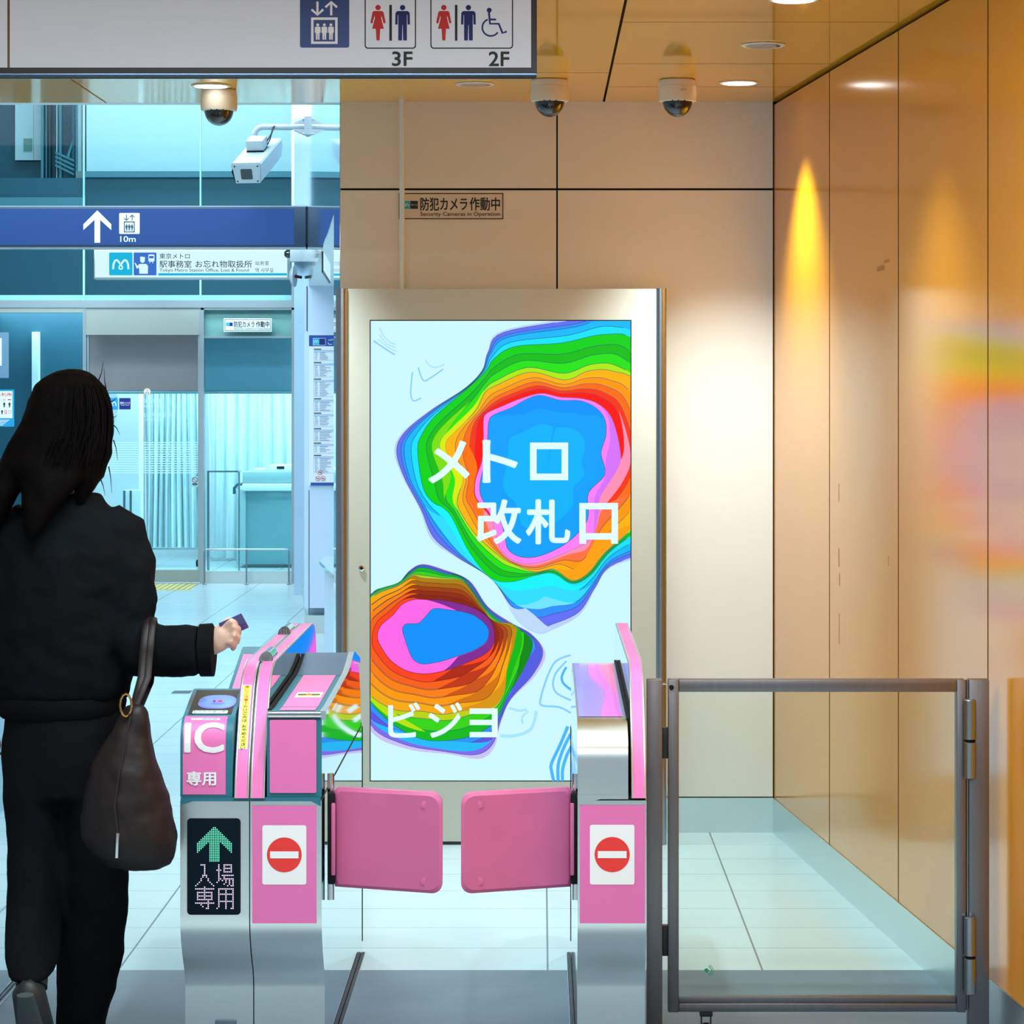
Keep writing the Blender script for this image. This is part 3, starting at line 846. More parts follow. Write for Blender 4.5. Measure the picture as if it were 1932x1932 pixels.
b = MB(); b.lathe([(0.014, -0.009), (0.018, -0.006), (0.018, 0.006), (0.014, 0.009)], (xc, YF, 0.018), M_black, 24, axis='x'); b.build('wheel', cs)

# ------------------------------------------------------------------ display kiosk
YK = 9.62
kx = lambda p: X(p, YK)
kz = lambda p: Z(p, YK)
K = empty('display_kiosk', (kx(945), 9.72, 0), 'tall beige digital signage kiosk with rainbow paper-cut picture on its screen', 'display')
M_kiosk = mat('kiosk_shell', (204, 202, 190), 0.45, 0.0, 0.02)
b = MB()
b.box(kx(652), kx(1238), YK, 9.86, 0.012, kz(545), M_kiosk, 0.002)
b.box(kx(656), kx(1236), YK + 0.004, 9.85, 0.0, 0.013, M_dark)
b.build('shell', K)
for p0, p1 in ((633, 657), (1236, 1258)):
    b = MB(); r = (kx(p1) - kx(p0)) / 2
    prof = [(r * math.cos(math.pi * i / 12 + math.pi), r * math.sin(math.pi * i / 12 + math.pi)) for i in range(13)]
    xc = (kx(p0) + kx(p1)) / 2
    b.prism(prof + [(r, 0.20), (-r, 0.20)], lambda a, c: (xc + a, YK + 0.012 + c, 0.0), lambda a, c: (xc + a, YK + 0.012 + c, kz(544)), M_steelv)
    b.build('side_column', K, smooth=30)
b = MB(); D = Decal(b, flat(YK - 0.0001, 0.0002)); D.rect(697.5, 603.5, 1191.5, 1474.5, M_blk, 1); b.build('screen_bezel', K)
b = MB(); b.lathe([(0.0105, 0.0), (0.0105, 0.004), (0.006, 0.006), (0.003, 0.004)], (kx(682), YK, kz(1072)), M_chrome, 20, axis='y', M=Matrix.Rotation(math.pi, 4, 'X'))
b.lathe([(0.0035, 0.0), (0.0035, 0.007)], (kx(682), YK, kz(1072)), M_black, 12, axis='y', M=Matrix.Rotation(math.pi, 4, 'X'))
b.build('key_lock', K)

# --- the picture on the screen
SX0, SY0, SX1, SY1 = 699.5, 605.5, 1189.5, 1472.5


def clip(poly):
    def cl(pts, inside, inter):
        out = []
        for i in range(len(pts)):
            a, c = pts[i - 1], pts[i]
            if inside(c):
                if not inside(a): out.append(inter(a, c))
                out.append(c)
            elif inside(a): out.append(inter(a, c))
        return out
    def ix(v): return lambda a, c: (v, a[1] + (c[1] - a[1]) * (v - a[0]) / (c[0] - a[0]))
    def iy(v): return lambda a, c: (a[0] + (c[0] - a[0]) * (v - a[1]) / (c[1] - a[1]), v)
    for ins, it in ((lambda p: p[0] >= SX0, ix(SX0)), (lambda p: p[0] <= SX1, ix(SX1)), (lambda p: p[1] >= SY0, iy(SY0)), (lambda p: p[1] <= SY1, iy(SY1))):
        if len(poly) < 3: return []
        poly = cl(poly, ins, it)
    return poly


def crom(pts, sub=6):
    n = len(pts); out = []
    for i in range(n):
        p0, p1, p2, p3 = pts[i - 1], pts[i], pts[(i + 1) % n], pts[(i + 2) % n]
        for k in range(sub):
            t = k / sub
            out.append(tuple(0.5 * (2 * p1[d] + (p2[d] - p0[d]) * t + (2 * p0[d] - 5 * p1[d] + 4 * p2[d] - p3[d]) * t * t + (3 * p1[d] - p0[d] - 3 * p2[d] + p3[d]) * t ** 3) for d in (0, 1)))
    return out


def lerp(a, c, t): return [(p[0] + (q[0] - p[0]) * t, p[1] + (q[1] - p[1]) * t) for p, q in zip(a, c)]


b = MB(); LV = [2.0]
fnS = flat(YK - 0.0006, 0.00012)
D = Decal(b, fnS)


def scr(hexc, s=1.0):
    return glow('screen_' + hexc, tuple(int(hexc[i:i + 2], 16) for i in (0, 2, 4)), s)


def layer(poly, m, line=None):
    q = clip(poly)
    LV[0] += 1
    if len(q) > 2: D.poly(q, m, LV[0])
    if line:
        LV[0] += 0.5
        for i in range(len(poly)):
            a, c = poly[i - 1], poly[i]
            if all(SX0 < p[0] < SX1 and SY0 < p[1] < SY1 for p in (a, c)): D.line([a, c], 0.9, line, LV[0])


def band(A, B_, idx, m, sub=6):
    LV[0] += 1
    n = len(A)
    for n_i, i in enumerate(idx):
        j = (i + 1) % n
        wi = min(1, (n_i + 0.0) / 9, (len(idx) - n_i) / 9) if len(idx) < n - 2 else 1
        wj = min(1, (n_i + 1.0) / 9, (len(idx) - n_i - 1) / 9) if len(idx) < n - 2 else 1
        mixp = lambda p, q, t: (p[0] + (q[0] - p[0]) * t, p[1] + (q[1] - p[1]) * t)
        q = clip([A[i], A[j], mixp(A[j], B_[j], wj), mixp(A[i], B_[i], wi)])
        if len(q) > 2: D.poly(q, m, LV[0])


D.rect(SX0, SY0, SX1, SY1, scr('c6f0fa', 1.0), 2)
S_line = scr('205060', 1.0)
c1 = lambda L: [(680 + x * 0.2795, 590 + y * 0.2795) for x, y in L]
O1 = [(1100, 596), (1180, 575), (1290, 650), (1330, 800), (1330, 950), (1240, 1035), (1152, 1071), (1124, 1110), (1094, 1160), (1043, 1188), (1013, 1195), (973, 1168), (931, 1096), (859, 1051), (814, 1018), (792, 962), (758, 897), (744, 850), (761, 814), (814, 772), (876, 733), (909, 699), (920, 663), (948, 624)]
G1 = [(1060, 647), (1140, 631), (1200, 645), (1265, 760), (1270, 920), (1215, 990), (1152, 1040), (1114, 1085), (1080, 1101), (1043, 1082), (1010, 1086), (965, 1098), (925, 1090), (884, 1040), (848, 970), (814, 945), (797, 915), (788, 850), (795, 822), (820, 786), (876, 738), (915, 702), (932, 677), (971, 654)]
R1 = [(1066, 717), (1110, 700), (1155, 700), (1205, 730), (1250, 880), (1205, 980), (1140, 1043), (1111, 1079), (1080, 1095), (1046, 1074), (1010, 1079), (973, 1066), (945, 1051), (898, 1009), (867, 962), (864, 939), (873, 897), (845, 858), (842, 833), (862, 811), (898, 774), (915, 741), (937, 727), (1001, 702)]
K1 = [(1057, 749), (1099, 752), (1130, 763), (1155, 791), (1170, 850), (1166, 883), (1133, 937), (1130, 967), (1116, 1015), (1080, 1037), (1015, 1062), (973, 1060), (945, 1037), (934, 1004), (923, 967), (898, 939), (897, 906), (909, 870), (912, 833), (912, 794), (918, 780), (948, 766), (982, 752), (1021, 742)]
C1 = [(1057, 755), (1094, 756), (1124, 769), (1141, 791), (1143, 822), (1134, 855), (1141, 895), (1110, 931), (1108, 981), (1071, 1023), (1021, 1048), (985, 1051), (959, 1037), (952, 1009), (940, 973), (915, 950), (905, 920), (915, 869), (920, 828), (922, 797), (931, 783), (965, 769), (996, 752), (1021, 746)]


def blob(O, G_, R_, K_, C, spec, core, shade=None):
    O, G_, R_, K_, C = [crom(q) for q in (O, G_, R_, K_, C)]
    for (a, c, t, col) in spec:
        A = {'O': O, 'G': G_, 'R': R_, 'K': K_}[a]; B_ = {'G': G_, 'R': R_, 'K': K_, 'C': C}[c]
        layer(lerp(A, B_, t), scr(col), S_line if t or a != 'O' else None)
    layer(C, scr(core), S_line)
    return O, G_, R_, K_, C


r1 = blob(O1, G1, R1, K1, C1, [('O', 'G', 0, 'b4c8f4'), ('O', 'G', 0.10, '5f6cee'), ('O', 'G', 0.28, '2f8cff'), ('O', 'G', 0.42, '12b4fc'), ('O', 'G', 0.72, '10dcf4'),
                     ('G', 'R', 0, '08cc10'), ('G', 'R', 0.30, '10b80c'), ('G', 'R', 0.55, '22dc08'), ('G', 'R', 0.82, 'a8e404'),
                     ('R', 'K', 0, 'ffae00'), ('R', 'K', 0.26, 'ff9400'), ('R', 'K', 0.46, 'ff6a08'), ('R', 'K', 0.64, 'ff3404'), ('R', 'K', 0.78, 'fc1004'), ('K', 'C', 0, 'f47cf0')], '089cf8')
O, G_, R_, K_, C = r1
def seg(i0, i1, n=144):
    i = i0 % n; out = []
    while i != i1 % n: out.append(i); i = (i + 1) % n
    return out
band(lerp(O, G_, .45), G_, seg(7 * 6, 15 * 6), scr('2cd6f6')); band(lerp(O, G_, .78), G_, seg(7 * 6, 16 * 6), scr('10ecf4'))
band(lerp(O, G_, .02), lerp(O, G_, .42), seg(9 * 6, 12 * 6), scr('b8d4f6')); band(lerp(O, G_, .42), lerp(O, G_, .62), seg(8 * 6, 11 * 6), scr('6cdcf4'))
band(lerp(R_, K_, .0), lerp(R_, K_, .5), seg(5 * 6, 9 * 6), scr('ff9c08')); band(lerp(R_, K_, .5), lerp(R_, K_, 1), seg(5 * 6, 15 * 6), scr('fc7040')); band(lerp(R_, K_, .75), lerp(R_, K_, 1), seg(3 * 6, 15 * 6), scr('fc8cb0'))
band(lerp(R_, K_, .55), lerp(R_, K_, .95), seg(13 * 6, 18 * 6), scr('ff7008'))
band(lerp(G_, R_, .5), lerp(G_, R_, .8), seg(15 * 6, 20 * 6), scr('78d808')); band(lerp(G_, R_, .8), R_, seg(14 * 6, 21 * 6), scr('d4e404'))
band(K_, lerp(K_, C, .7), seg(2 * 6, 8 * 6), scr('d070f4'))
band(lerp(C, [(1030, 900)] * 144, .0), lerp(C, [(1030, 900)] * 144, .16), seg(20 * 6, 27 * 6), scr('0690fa'))
band(lerp(C, [(1030, 900)] * 144, .35), lerp(C, [(1030, 900)] * 144, 1.0), seg(0, 143), scr('06aefc'))
c2 = lambda L: [(680 + x * 0.2795, 1040 + y * 0.2795) for x, y in L]
O2 = c2([(420, 85), (560, 120), (740, 200), (860, 370), (1020, 480), (1160, 560), (1250, 690), (1180, 840), (1020, 1000), (950, 1150), (900, 1330), (800, 1400), (600, 1370), (300, 1330), (60, 1200), (-60, 800), (-40, 450), (90, 270), (240, 230), (330, 130)])
G2 = c2([(420, 110), (560, 150), (700, 190), (850, 390), (960, 480), (1120, 560), (1160, 640), (1100, 800), (990, 980), (940, 1090), (860, 1190), (700, 1260), (450, 1275), (240, 1180), (60, 1010), (-60, 800), (-40, 450), (95, 275), (250, 215), (345, 140)])
R2 = c2([(420, 180), (560, 190), (700, 210), (830, 390), (900, 470), (1040, 500), (1040, 620), (990, 800), (970, 940), (890, 1050), (700, 1075), (560, 1100), (420, 1080), (240, 1070), (80, 980), (-60, 790), (-40, 450), (95, 300), (260, 230), (350, 165)])
K2 = c2([(440, 325), (560, 330), (700, 360), (800, 400), (880, 470), (905, 560), (890, 640), (830, 700), (720, 750), (620, 790), (500, 820), (400, 825), (300, 800), (210, 740), (150, 660), (115, 580), (140, 500), (220, 430), (280, 360), (360, 325)])
C2 = c2([(520, 385), (600, 395), (700, 410), (780, 440), (850, 500), (867, 560), (840, 620), (760, 670), (660, 705), (570, 735), (480, 755), (420, 760), (370, 740), (340, 700), (310, 620), (285, 530), (310, 490), (390, 485), (440, 440), (480, 395)])
r2 = blob(O2, G2, R2, K2, C2, [('O', 'G', 0, 'c4bcf0'), ('O', 'G', 0.2, '7a66e8'), ('O', 'G', 0.45, '5c50dc'), ('O', 'G', 0.75, '2c8cf0'),
                          ('G', 'R', 0, '0cb414'), ('G', 'R', 0.35, '34cc0c'), ('G', 'R', 0.75, 'b4cc04'),
                          ('R', 'K', 0, 'f0a404'), ('R', 'K', 0.22, 'fc9404'), ('R', 'K', 0.42, 'f87c08'), ('R', 'K', 0.62, 'f05c10'), ('R', 'K', 0.8, 'f44018'), ('K', 'C', 0, 'f864e0')], '0a8cfc')
O, G_, R_, K_, C = r2
seg2 = lambda i0, i1: seg(i0, i1, 120)
for k, col in enumerate(('a87c08', 'a06008', '983c08', '8c2808', '84200c')):
    band(lerp(R_, K_, k / 5), lerp(R_, K_, (k + 1) / 5), seg2(18 * 6, 27 * 6), scr(col))
for k, col in enumerate(('d49008', 'cc7008', 'c45010', 'b83410', 'a8240c')):
    band(lerp(R_, K_, k / 5), lerp(R_, K_, (k + 1) / 5), seg2(7 * 6, 10 * 6 + 3), scr(col))
for k, col in enumerate(('c08408', 'ac640c', 'a44410', '982c0c', '8c1c0c')):
    band(lerp(R_, K_, k / 5), lerp(R_, K_, (k + 1) / 5), seg2(3 * 6, 7 * 6), scr(col))
band(lerp(K_, C, 0), lerp(K_, C, .96), seg2(0, 9 * 6 + 3), scr('7c2890'))
band(G_, lerp(G_, R_, .5), seg2(4 * 6, 8 * 6), scr('0c8410')); band(lerp(G_, R_, .6), R_, seg2(4 * 6, 9 * 6), scr('0cb408'))
band(lerp(O, G_, .25), lerp(O, G_, 1), seg2(5 * 6, 9 * 6), scr('5058dc')); band(lerp(O, G_, .4), lerp(O, G_, 1), seg2(10 * 6, 14 * 6), scr('20b4f0'))
band(lerp(G_, R_, .3), R_, seg2(12 * 6, 15 * 6), scr('b0dc04'))
for t in (0.2, 0.4, 0.6, 0.8, 1.0):
    LV[0] += 0.5; q = lerp(R_, K_, t)
    for i in range(120):
        a, c = q[i - 1], q[i]
        if all(SX0 < p[0] < SX1 for p in (a, c)): D.line([a, c], 0.8, scr('5c2008'), LV[0])
# pale contour lines
LV[0] += 1
S_pl = scr('86c8f4'); S_pl2 = scr('48b0f4'); S_pl3 = scr('a8dcf6')
for L, m, wd in ((c1([(130, 100), (160, 160), (210, 205), (240, 212)]), S_pl3, 1.2), (c1([(130, 150), (180, 210), (240, 235)]), S_pl3, 1.2), (c1([(90, 190), (170, 245), (235, 285)]), S_pl, 1.6), (c1([(120, 180), (190, 235), (250, 262)]), S_pl3, 1.2),
                 (c1([(440, 320), (465, 355), (510, 370), (570, 350)]), S_pl3, 1.2), (c1([(392, 370), (410, 430), (435, 460), (490, 430), (560, 380)]), S_pl, 1.4), (c1([(352, 400), (340, 540), (360, 595), (410, 575)]), S_pl, 1.4),
                 (c2([(1420, 700), (1320, 740), (1260, 850), (1215, 1000), (1230, 1040), (1340, 1050), (1420, 1090)]), S_pl, 2.0), (c2([(1390, 740), (1320, 820), (1300, 900), (1330, 960), (1425, 1005)]), S_pl, 2.0), (c2([(1390, 780), (1360, 840), (1370, 890), (1425, 935)]), S_pl2, 2.4),
                 (c2([(1400, 1180), (1350, 1300), (1290, 1430), (1290, 1480), (1305, 1548)]), S_pl2, 3.2), (c2([(1420, 1230), (1370, 1330), (1335, 1440), (1335, 1548)]), S_pl2, 3.2), (c2([(1440, 1290), (1395, 1370), (1365, 1470), (1365, 1548)]), S_pl2, 3.2)):
    D.line([p for p in crom(L + L[::-1][1:-1], 4)][: 4 * (len(L) - 1) + 1], wd * 1.9, m, LV[0])
pic = b.build('screen_picture', K, smooth=0)
# lettering on the screen
b = MB(); D = Decal(b, flat(YK - 0.0009 - LV[0] * 0.00012, 0.0003)); S_w = scr('daf6f6')
def strokes(lst, wd):
    for pts in lst: D.line(pts, wd, S_w, 1)
t1 = lambda x, y: (680 + x * 0.2795, 590 + y * 0.2795)
T = lambda L: [t1(*p) for p in L]
def nxt(bb_):
    bb_.build('screen_lettering', K, smooth=0); n_ = MB(); return n_, Decal(n_, D.fn)


for ch, bb in (('メ', (808, 831, 886, 912)), ('ト', (910, 830, 977, 911))): D.text(ch, *bb, S_w, 1, 0.028)
D.frame(1000, 835, 1072, 906, 12.4, S_w, 1); b, D = nxt(b)
for ch, bb in (('改', (899, 942, 984, 1027)), ('札', (992, 942, 1076, 1027))):
    D.text(ch, *bb, S_w, 1, 0.028)
D.frame(1093, 949, 1166, 1018, 12, S_w, 1); D.rect(1093, 1016, 1106, 1026, S_w, 1); D.rect(1153, 1016, 1166, 1026, S_w, 1); b, D = nxt(b)
for ch, bb in (('ビ', (732, 1325, 793, 1392)), ('ジ', (808, 1325, 872, 1392))): D.text(ch, *bb, S_w, 1, 0.022)
D.rect(886, 1336.5, 939, 1347, S_w, 1); D.rect(886, 1358, 930, 1368, S_w, 1); D.rect(886, 1381, 939, 1391, S_w, 1); D.rect(928, 1336.5, 939, 1391, S_w, 1)
S_n = scr('a4def4'); D.line([(960, 1336), (980, 1341), (994, 1339)], 5, S_n, 1); D.line(crom([(944, 1388), (972, 1388), (1002, 1375), (1012, 1341), (1002, 1375), (972, 1388)], 4)[:13], 6, S_n, 1); D.line(crom([(986, 1366), (986, 1352), (998, 1341), (986, 1352)], 4)[:8], 4, S_n, 1)
b.build('screen_lettering', K, smooth=0)

# conduit behind the kiosk
b = MB(); xc = X(758.5, 9.80)
b.tube([(xc, 9.80, kz(600)), (xc, 9.80, ZC)], 0.0095, M_whitep, 16)
b.lathe([(0.012, ZC - 0.012), (0.012, ZC)], (xc, 9.80, 0), M_whitep, 16)
tag(b.build('cable_conduit', None), 'thin white vertical conduit from ceiling down behind the kiosk', 'pipe')

# security camera sign on the back wall


def metro_mark(D, x0, y0, x1, y1, m, l):
    w_, h = x1 - x0, y1 - y0
    f = lambda u, v: (x0 + w_ * u, y0 + h * v)
    pts = [f(*p) for p in ((0.17, 0.70), (0.19, 0.50), (0.26, 0.37), (0.34, 0.35), (0.43, 0.44), (0.5, 0.54), (0.57, 0.44), (0.66, 0.35), (0.74, 0.37), (0.81, 0.50), (0.83, 0.70))]
    D.line(pts, w_ * 0.085, m, l)
    D.line([f(*p) for p in ((0.5, 0.52), (0.575, 0.62), (0.56, 0.68), (0.5, 0.70), (0.44, 0.68), (0.425, 0.62), (0.5, 0.52))], w_ * 0.06, m, l)


M_metro = mat('light_blue_print', (0, 178, 214), 0.45, var=0)
b = MB(); ys_ = YB - 0.001
b.box(X(752, ys_), X(950, ys_), ys_ - 0.002, ys_, Z(414, ys_), Z(364, ys_), mat('sign_plate', (226, 208, 184), 0.4))
D = Decal(b, flat(ys_ - 0.002)); D.frame(752.5, 364.5, 949.5, 413.5, 1.8, M_blk, 1)
D.text('防犯カメラ', 793, 372.5, 882, 397.5, M_blk, 1, 0.02); D.text('作動中', 886, 372, 943.5, 397.5, M_blk, 1, 0.02)
D.text('Security Cameras in Operation', 793, 400, 943.5, 409.5, M_blk, 1, 0.012)
D.rect(758, 379, 773, 394, M_metro, 1); metro_mark(D, 758, 379, 773, 394, M_white, 2); D.rect(774, 379, 788.6, 394, M_blk, 1); D.text('東京メトロ', 775.5, 385, 787.5, 388, M_white, 2)
tag(b.build('security_sign', None), 'beige security cameras in operation sign on the panelled back wall', 'sign')

# ------------------------------------------------------------------ ceiling: downlights, dome cameras, hanging sign
M_lamp = glow('lamp_disc', (255, 252, 244), 6.0)
M_trim = mat('downlight_trim', (232, 226, 214), 0.3)
lights = [(-1.1455, 9.365, 1, 'lit recessed downlight left of the cameras, above the glazed hall'), (-0.2272, 9.317, 0, 'unlit recessed downlight with mirror reflector below the hanging sign'),
          (0.682, 9.27, 1, 'lit recessed downlight near the back wall, right of the dome cameras'), (0.683, 8.27, 0, 'unlit recessed downlight nearer the front of the orange ceiling'),
          (0.686, 7.31, 1, 'lit recessed downlight cut off by the top edge of photo')]
for (x, y, on, lab) in lights:
    root = empty('downlight', (x, y, ZC), lab, 'ceiling light', 'recessed ceiling downlights')
    b = MB(); b.lathe([(0.060, ZC + 0.0), (0.068, ZC - 0.0005), (0.0685, ZC - 0.003), (0.062, ZC - 0.0055), (0.056, ZC - 0.003)], (x, y, 0), M_trim, 40)
    b.build('trim_ring', root)
    b = MB()
    if on: b.lathe([(0.0545, ZC - 0.0036), (0.054, ZC - 0.0060)], (x, y, 0), M_lamp, 36); b.build('lamp_disc', root)
    else:
        b.lathe([(0.0545, ZC - 0.0036), (0.054, ZC - 0.0058), (0.04, ZC - 0.0052), (0.01, ZC - 0.0045)], (x, y, 0), M_chrome, 36); b.build('reflector', root)
    if on: spot('downlight_beam', (x, y, ZC - 0.02), 215 if y > 9 else 75, 89, 1.0, (0.80, 0.98, 1.0), 0.03)
for (x, y) in ((-0.227, 7.31), (-1.14, 7.31), (-0.22, 6.3)):
    spot('downlight_beam', (x, y, ZC - 0.02), 66, 94, 0.85, (0.80, 0.98, 1.0), 0.03)

M_dome = mat('smoked_dome', (16, 18, 22), 0.04, coat=1.0)
M_cream = mat('cream_plastic', (232, 222, 204), 0.4)
domes = [(-1.134, 9.5, 'cream dome camera on ceiling at left, below the hanging sign'), (0.031, 9.20, 'cream dome camera just right of the hanging sign corner'), (0.467, 9.20, 'cream dome camera nearest the right wall with a tiny code on its body')]
for i, (x, y, lab) in enumerate(domes):
    root = empty('dome_camera', (x, y, ZC), lab, 'security camera', 'ceiling dome cameras')
    b = MB()
    b.lathe([(0.058, ZC), (0.0625, ZC - 0.003), (0.0635, ZC - 0.022), (0.0632, ZC - 0.0225), (0.0645, ZC - 0.0235), (0.0655, ZC - 0.055), (0.063, ZC - 0.074), (0.056, ZC - 0.076)], (x, y, 0), M_cream, 40)
    for a in (-1.9, -1.2, -1.57): b.box(x + 0.060 * math.cos(a) - 0.002, x + 0.060 * math.cos(a) + 0.002, y + 0.060 * math.sin(a) - 0.002, y + 0.060 * math.sin(a) + 0.002, ZC - 0.078, ZC - 0.072, M_black)
    if i == 2:
        def cyl(u, v, l): a = -math.pi / 2 + u; return Vector((x + (0.0665) * math.cos(a), y + 0.0665 * math.sin(a), ZC - v))
        Decal(b, cyl).text('SA113', 0.12, 0.037, 0.40, 0.042, M_blk, 1)
    b.build('housing', root)
    b = MB(); b.lathe([(0.0518 * math.cos(t * math.pi / 20), ZC - 0.070 - 0.058 * math.sin(t * math.pi / 20)) for t in range(11)][:-1] + [(0.002, ZC - 0.128)], (x, y, 0), M_dome, 36)
    b.build('dome', root)

YS = 7.2
M_sign = mat('sign_face', (178, 188, 204), 0.5, emit=(172, 180, 190), es=0.42, var=0)
M_sf = mat('sign_frame', (50, 52, 58), 0.45)
M_salu = mat('blue_aluminium', (120, 150, 190), 0.3, 0.8)
HS = empty('hanging_sign', (X(300, YS), YS + 0.05, ZC), 'large grey hanging sign with elevator and restroom pictograms and floor numbers', 'sign')
xr = X(1013, YS); xL = -2.6; zb = Z(138, YS)
b = MB(); b.box(xL, xr, YS, YS + 0.10, zb, ZC - 0.001, M_sf)
b.box(xL, xr - 0.001, YS + 0.002, YS + 0.10, zb - 0.004, zb - 0.0005, M_salu)
for k in range(3): b.box(xL, xr - 0.001, YS + 0.012 + k * 0.03, YS + 0.022 + k * 0.03, zb - 0.006, zb - 0.004, M_dark)
b.build('frame', HS)
b = MB(); D = Decal(b, flat(YS)); xl_ = -900
D.rect(xl_, -5, 14, 127.5, M_sign, 1); D.rect(18.5, -5, 1002, 127.5, M_sign, 1); D.rect(14, -5, 18.5, 127.5, mat('bronze_joint', (120, 86, 40), 0.4), 1)
b.build('face', HS)
b = MB(); D = Decal(b, flat(YS - 0.0008))
M_pn = mat('deep_blue_print', (60, 90, 164), 0.5, var=0); M_sg = mat('light_grey_print', (204, 208, 214), 0.5, emit=(170, 174, 180), es=0.4, var=0)
M_rd = mat('sign_red', (206, 44, 48), 0.5, var=0); M_nb = mat('sign_navy', (8, 30, 124), 0.5, var=0)


def elevator_icon(D, x0, y0, w_, back, fg, l=1, full=True):
    k = w_ / 93.0; f = lambda x, y: (x0 + x * k, y0 + y * k)
    D.rrect(*f(0, 0), *f(93, 90 + 5), 4 * k, back, l)
    def rect(a, c, d, e, m, ll): D.rect(*f(a, c), *f(d, e), m, ll)
    for cx, up in ((33, 0), (59, 1)):
        s = -1 if up else 1; yt = 21 if up else 21
        D.line([f(cx, 21 - 13 * s), f(cx, 21 + 9 * s)], 4.2 * k, fg, l + 1)
        D.line([f(cx - 11, 21 + 2 * s), f(cx, 21 + 12 * s), f(cx + 11, 21 + 2 * s)], 4.4 * k, fg, l + 2)
    D.frame(*f(21, 38), *f(71, 88), 4.6 * k, fg, l + 1)
    for cx in (33.5, 46, 58.5):
        D.circle(*f(cx, 52), 2.7 * k, fg, l + 1)
        D.poly([f(cx - 5.2, 56.5), f(cx - 4, 55.5), f(cx + 4, 55.5), f(cx + 5.2, 56.5), f(cx + 5.5, 67), f(cx + 3.6, 67), f(cx + 3.4, 80), f(cx + 0.6, 80), f(cx + 0.2, 68), f(cx - 0.2, 68), f(cx - 0.6, 80), f(cx - 3.4, 80), f(cx - 3.6, 67), f(cx - 5.5, 67)], fg, l + 1)


def man(D, cx, top, k, m, l=1):
    f = lambda x, y: (cx + x * k, top + y * k)
    D.circle(*f(0, 5), 5 * k, m, l)
    D.poly([f(*p) for p in ((-10, 11.5), (10, 11.5), (13.5, 15), (14, 37), (9.5, 37), (9, 19), (8.2, 19), (8.2, 67), (1, 67), (0.4, 38), (-0.4, 38), (-1, 67), (-8.2, 67), (-8.2, 19), (-9, 19), (-9.5, 37), (-14, 37), (-13.5, 15))], m, l)


def woman(D, cx, top, k, m, l=1):
    f = lambda x, y: (cx + x * k, top + y * k)
    D.circle(*f(0, 5), 5 * k, m, l)
    D.poly([f(*p) for p in ((-8, 11.5), (8, 11.5), (10.5, 14), (14.5, 34), (10.5, 35), (6.5, 20), (6, 25), (11, 45), (4.2, 45), (3, 67), (-3, 67), (-4.2, 45), (-11, 45), (-6, 25), (-6.5, 20), (-10.5, 35), (-14.5, 34), (-10.5, 14))], m, l)


def wheelchair(D, x0, y0, k, m, l=1):
    f = lambda x, y: (x0 + x * k, y0 + y * k)
    D.circle(*f(15, 4.5), 4.6 * k, m, l)
    D.line([f(14.5, 9), f(16.5, 30), f(33, 30), f(40, 47.5), f(48, 44.5)], 4 * k, m, l)
    D.line([f(17, 22), f(28, 22)], 3.6 * k, m, l)
    D.ring(*f(18, 37), 16 * k, 3.2 * k, m, l, 35, 250)


elevator_icon(D, 566, -5, 93, M_pn, M_sg)
def rr_frame(x0, y0, x1, y1):
    D.rrect(x0, y0, x1, y1, 6, M_blk, 1); D.rrect(x0 + 2.2, y0 + 2.2, x1 - 2.2, y1 - 2.2, 4.5, M_sign, 2)
rr_frame(688, -8, 785, 92); rr_frame(812, -8, 968, 92)
woman(D, 713.3, 9.5, 1.0, M_rd, 3); D.rect(734.5, 9.5, 739.5, 77, M_blk, 3); man(D, 759.6, 9.5, 1.0, M_nb, 3)
woman(D, 837.4, 9.5, 1.0, M_rd, 3); D.rect(858.3, 9.5, 863, 77, M_blk, 3); man(D, 883.8, 9.5, 1.0, M_nb, 3); wheelchair(D, 908, 15, 1.0, M_nb, 3)
D.text('3F', 739.5, 97, 778.5, 125, M_blk, 1, 0.03); D.text('2F', 922, 97, 961, 125, M_blk, 1, 0.03)
b.build('pictograms', HS, smooth=0)

# ------------------------------------------------------------------ hall: signs, bracket camera, office contents
YG = 19.0
M_sblue = mat('sign_blue', (6, 48, 104), 0.5, emit=(14, 80, 158), es=0.2, var=0)
M_lit = glow('lit_sign_face', (206, 240, 252), 1.0)
M_sgf = mat('slate_frame', (44, 62, 84), 0.4)
b = MB(); HG = empty('direction_sign', (X(200, YG), YG, Z(428, YG)), 'blue hanging sign with white up arrow and elevator pictogram 10m', 'sign')
b.box(X(-260, YG), X(577, YG), YG, YG + 0.15, Z(466, YG), Z(390, YG), M_sgf, 0.004)
b.box(X(-260, YG), X(577, YG), YG + 0.01, YG + 0.14, Z(469, YG), Z(466, YG), M_frame); b.box(X(-260, YG), X(577, YG), YG + 0.01, YG + 0.14, Z(390, YG), Z(388, YG), M_frame)
b.box(X(575, YG), XB(YG) + 0.01, YG + 0.03, YG + 0.12, Z(460, YG), Z(396, YG), M_sgf)
b.build('case', HG)
b = MB(); D = Decal(b, flat(YG - 0.001, 0.001)); D.rect(-255, 394, 555, 462, M_sblue, 1)
M_sw = mat('sign_white', (214, 232, 244), 0.5, emit=(200, 224, 240), es=0.25, var=0)
D.rect(178.5, 404, 189, 458, M_sw, 2); D.poly([(183.7, 397), (210, 423), (210, 434), (183.7, 410), (157.5, 434), (157.5, 423)], M_sw, 3)
elevator_icon(D, 225, 402, 38.5, M_sw, M_sgf, 2); D.text('10m', 227, 445.5, 256, 456.5, M_sw, 2, 0.01)
b.build('face', HG)

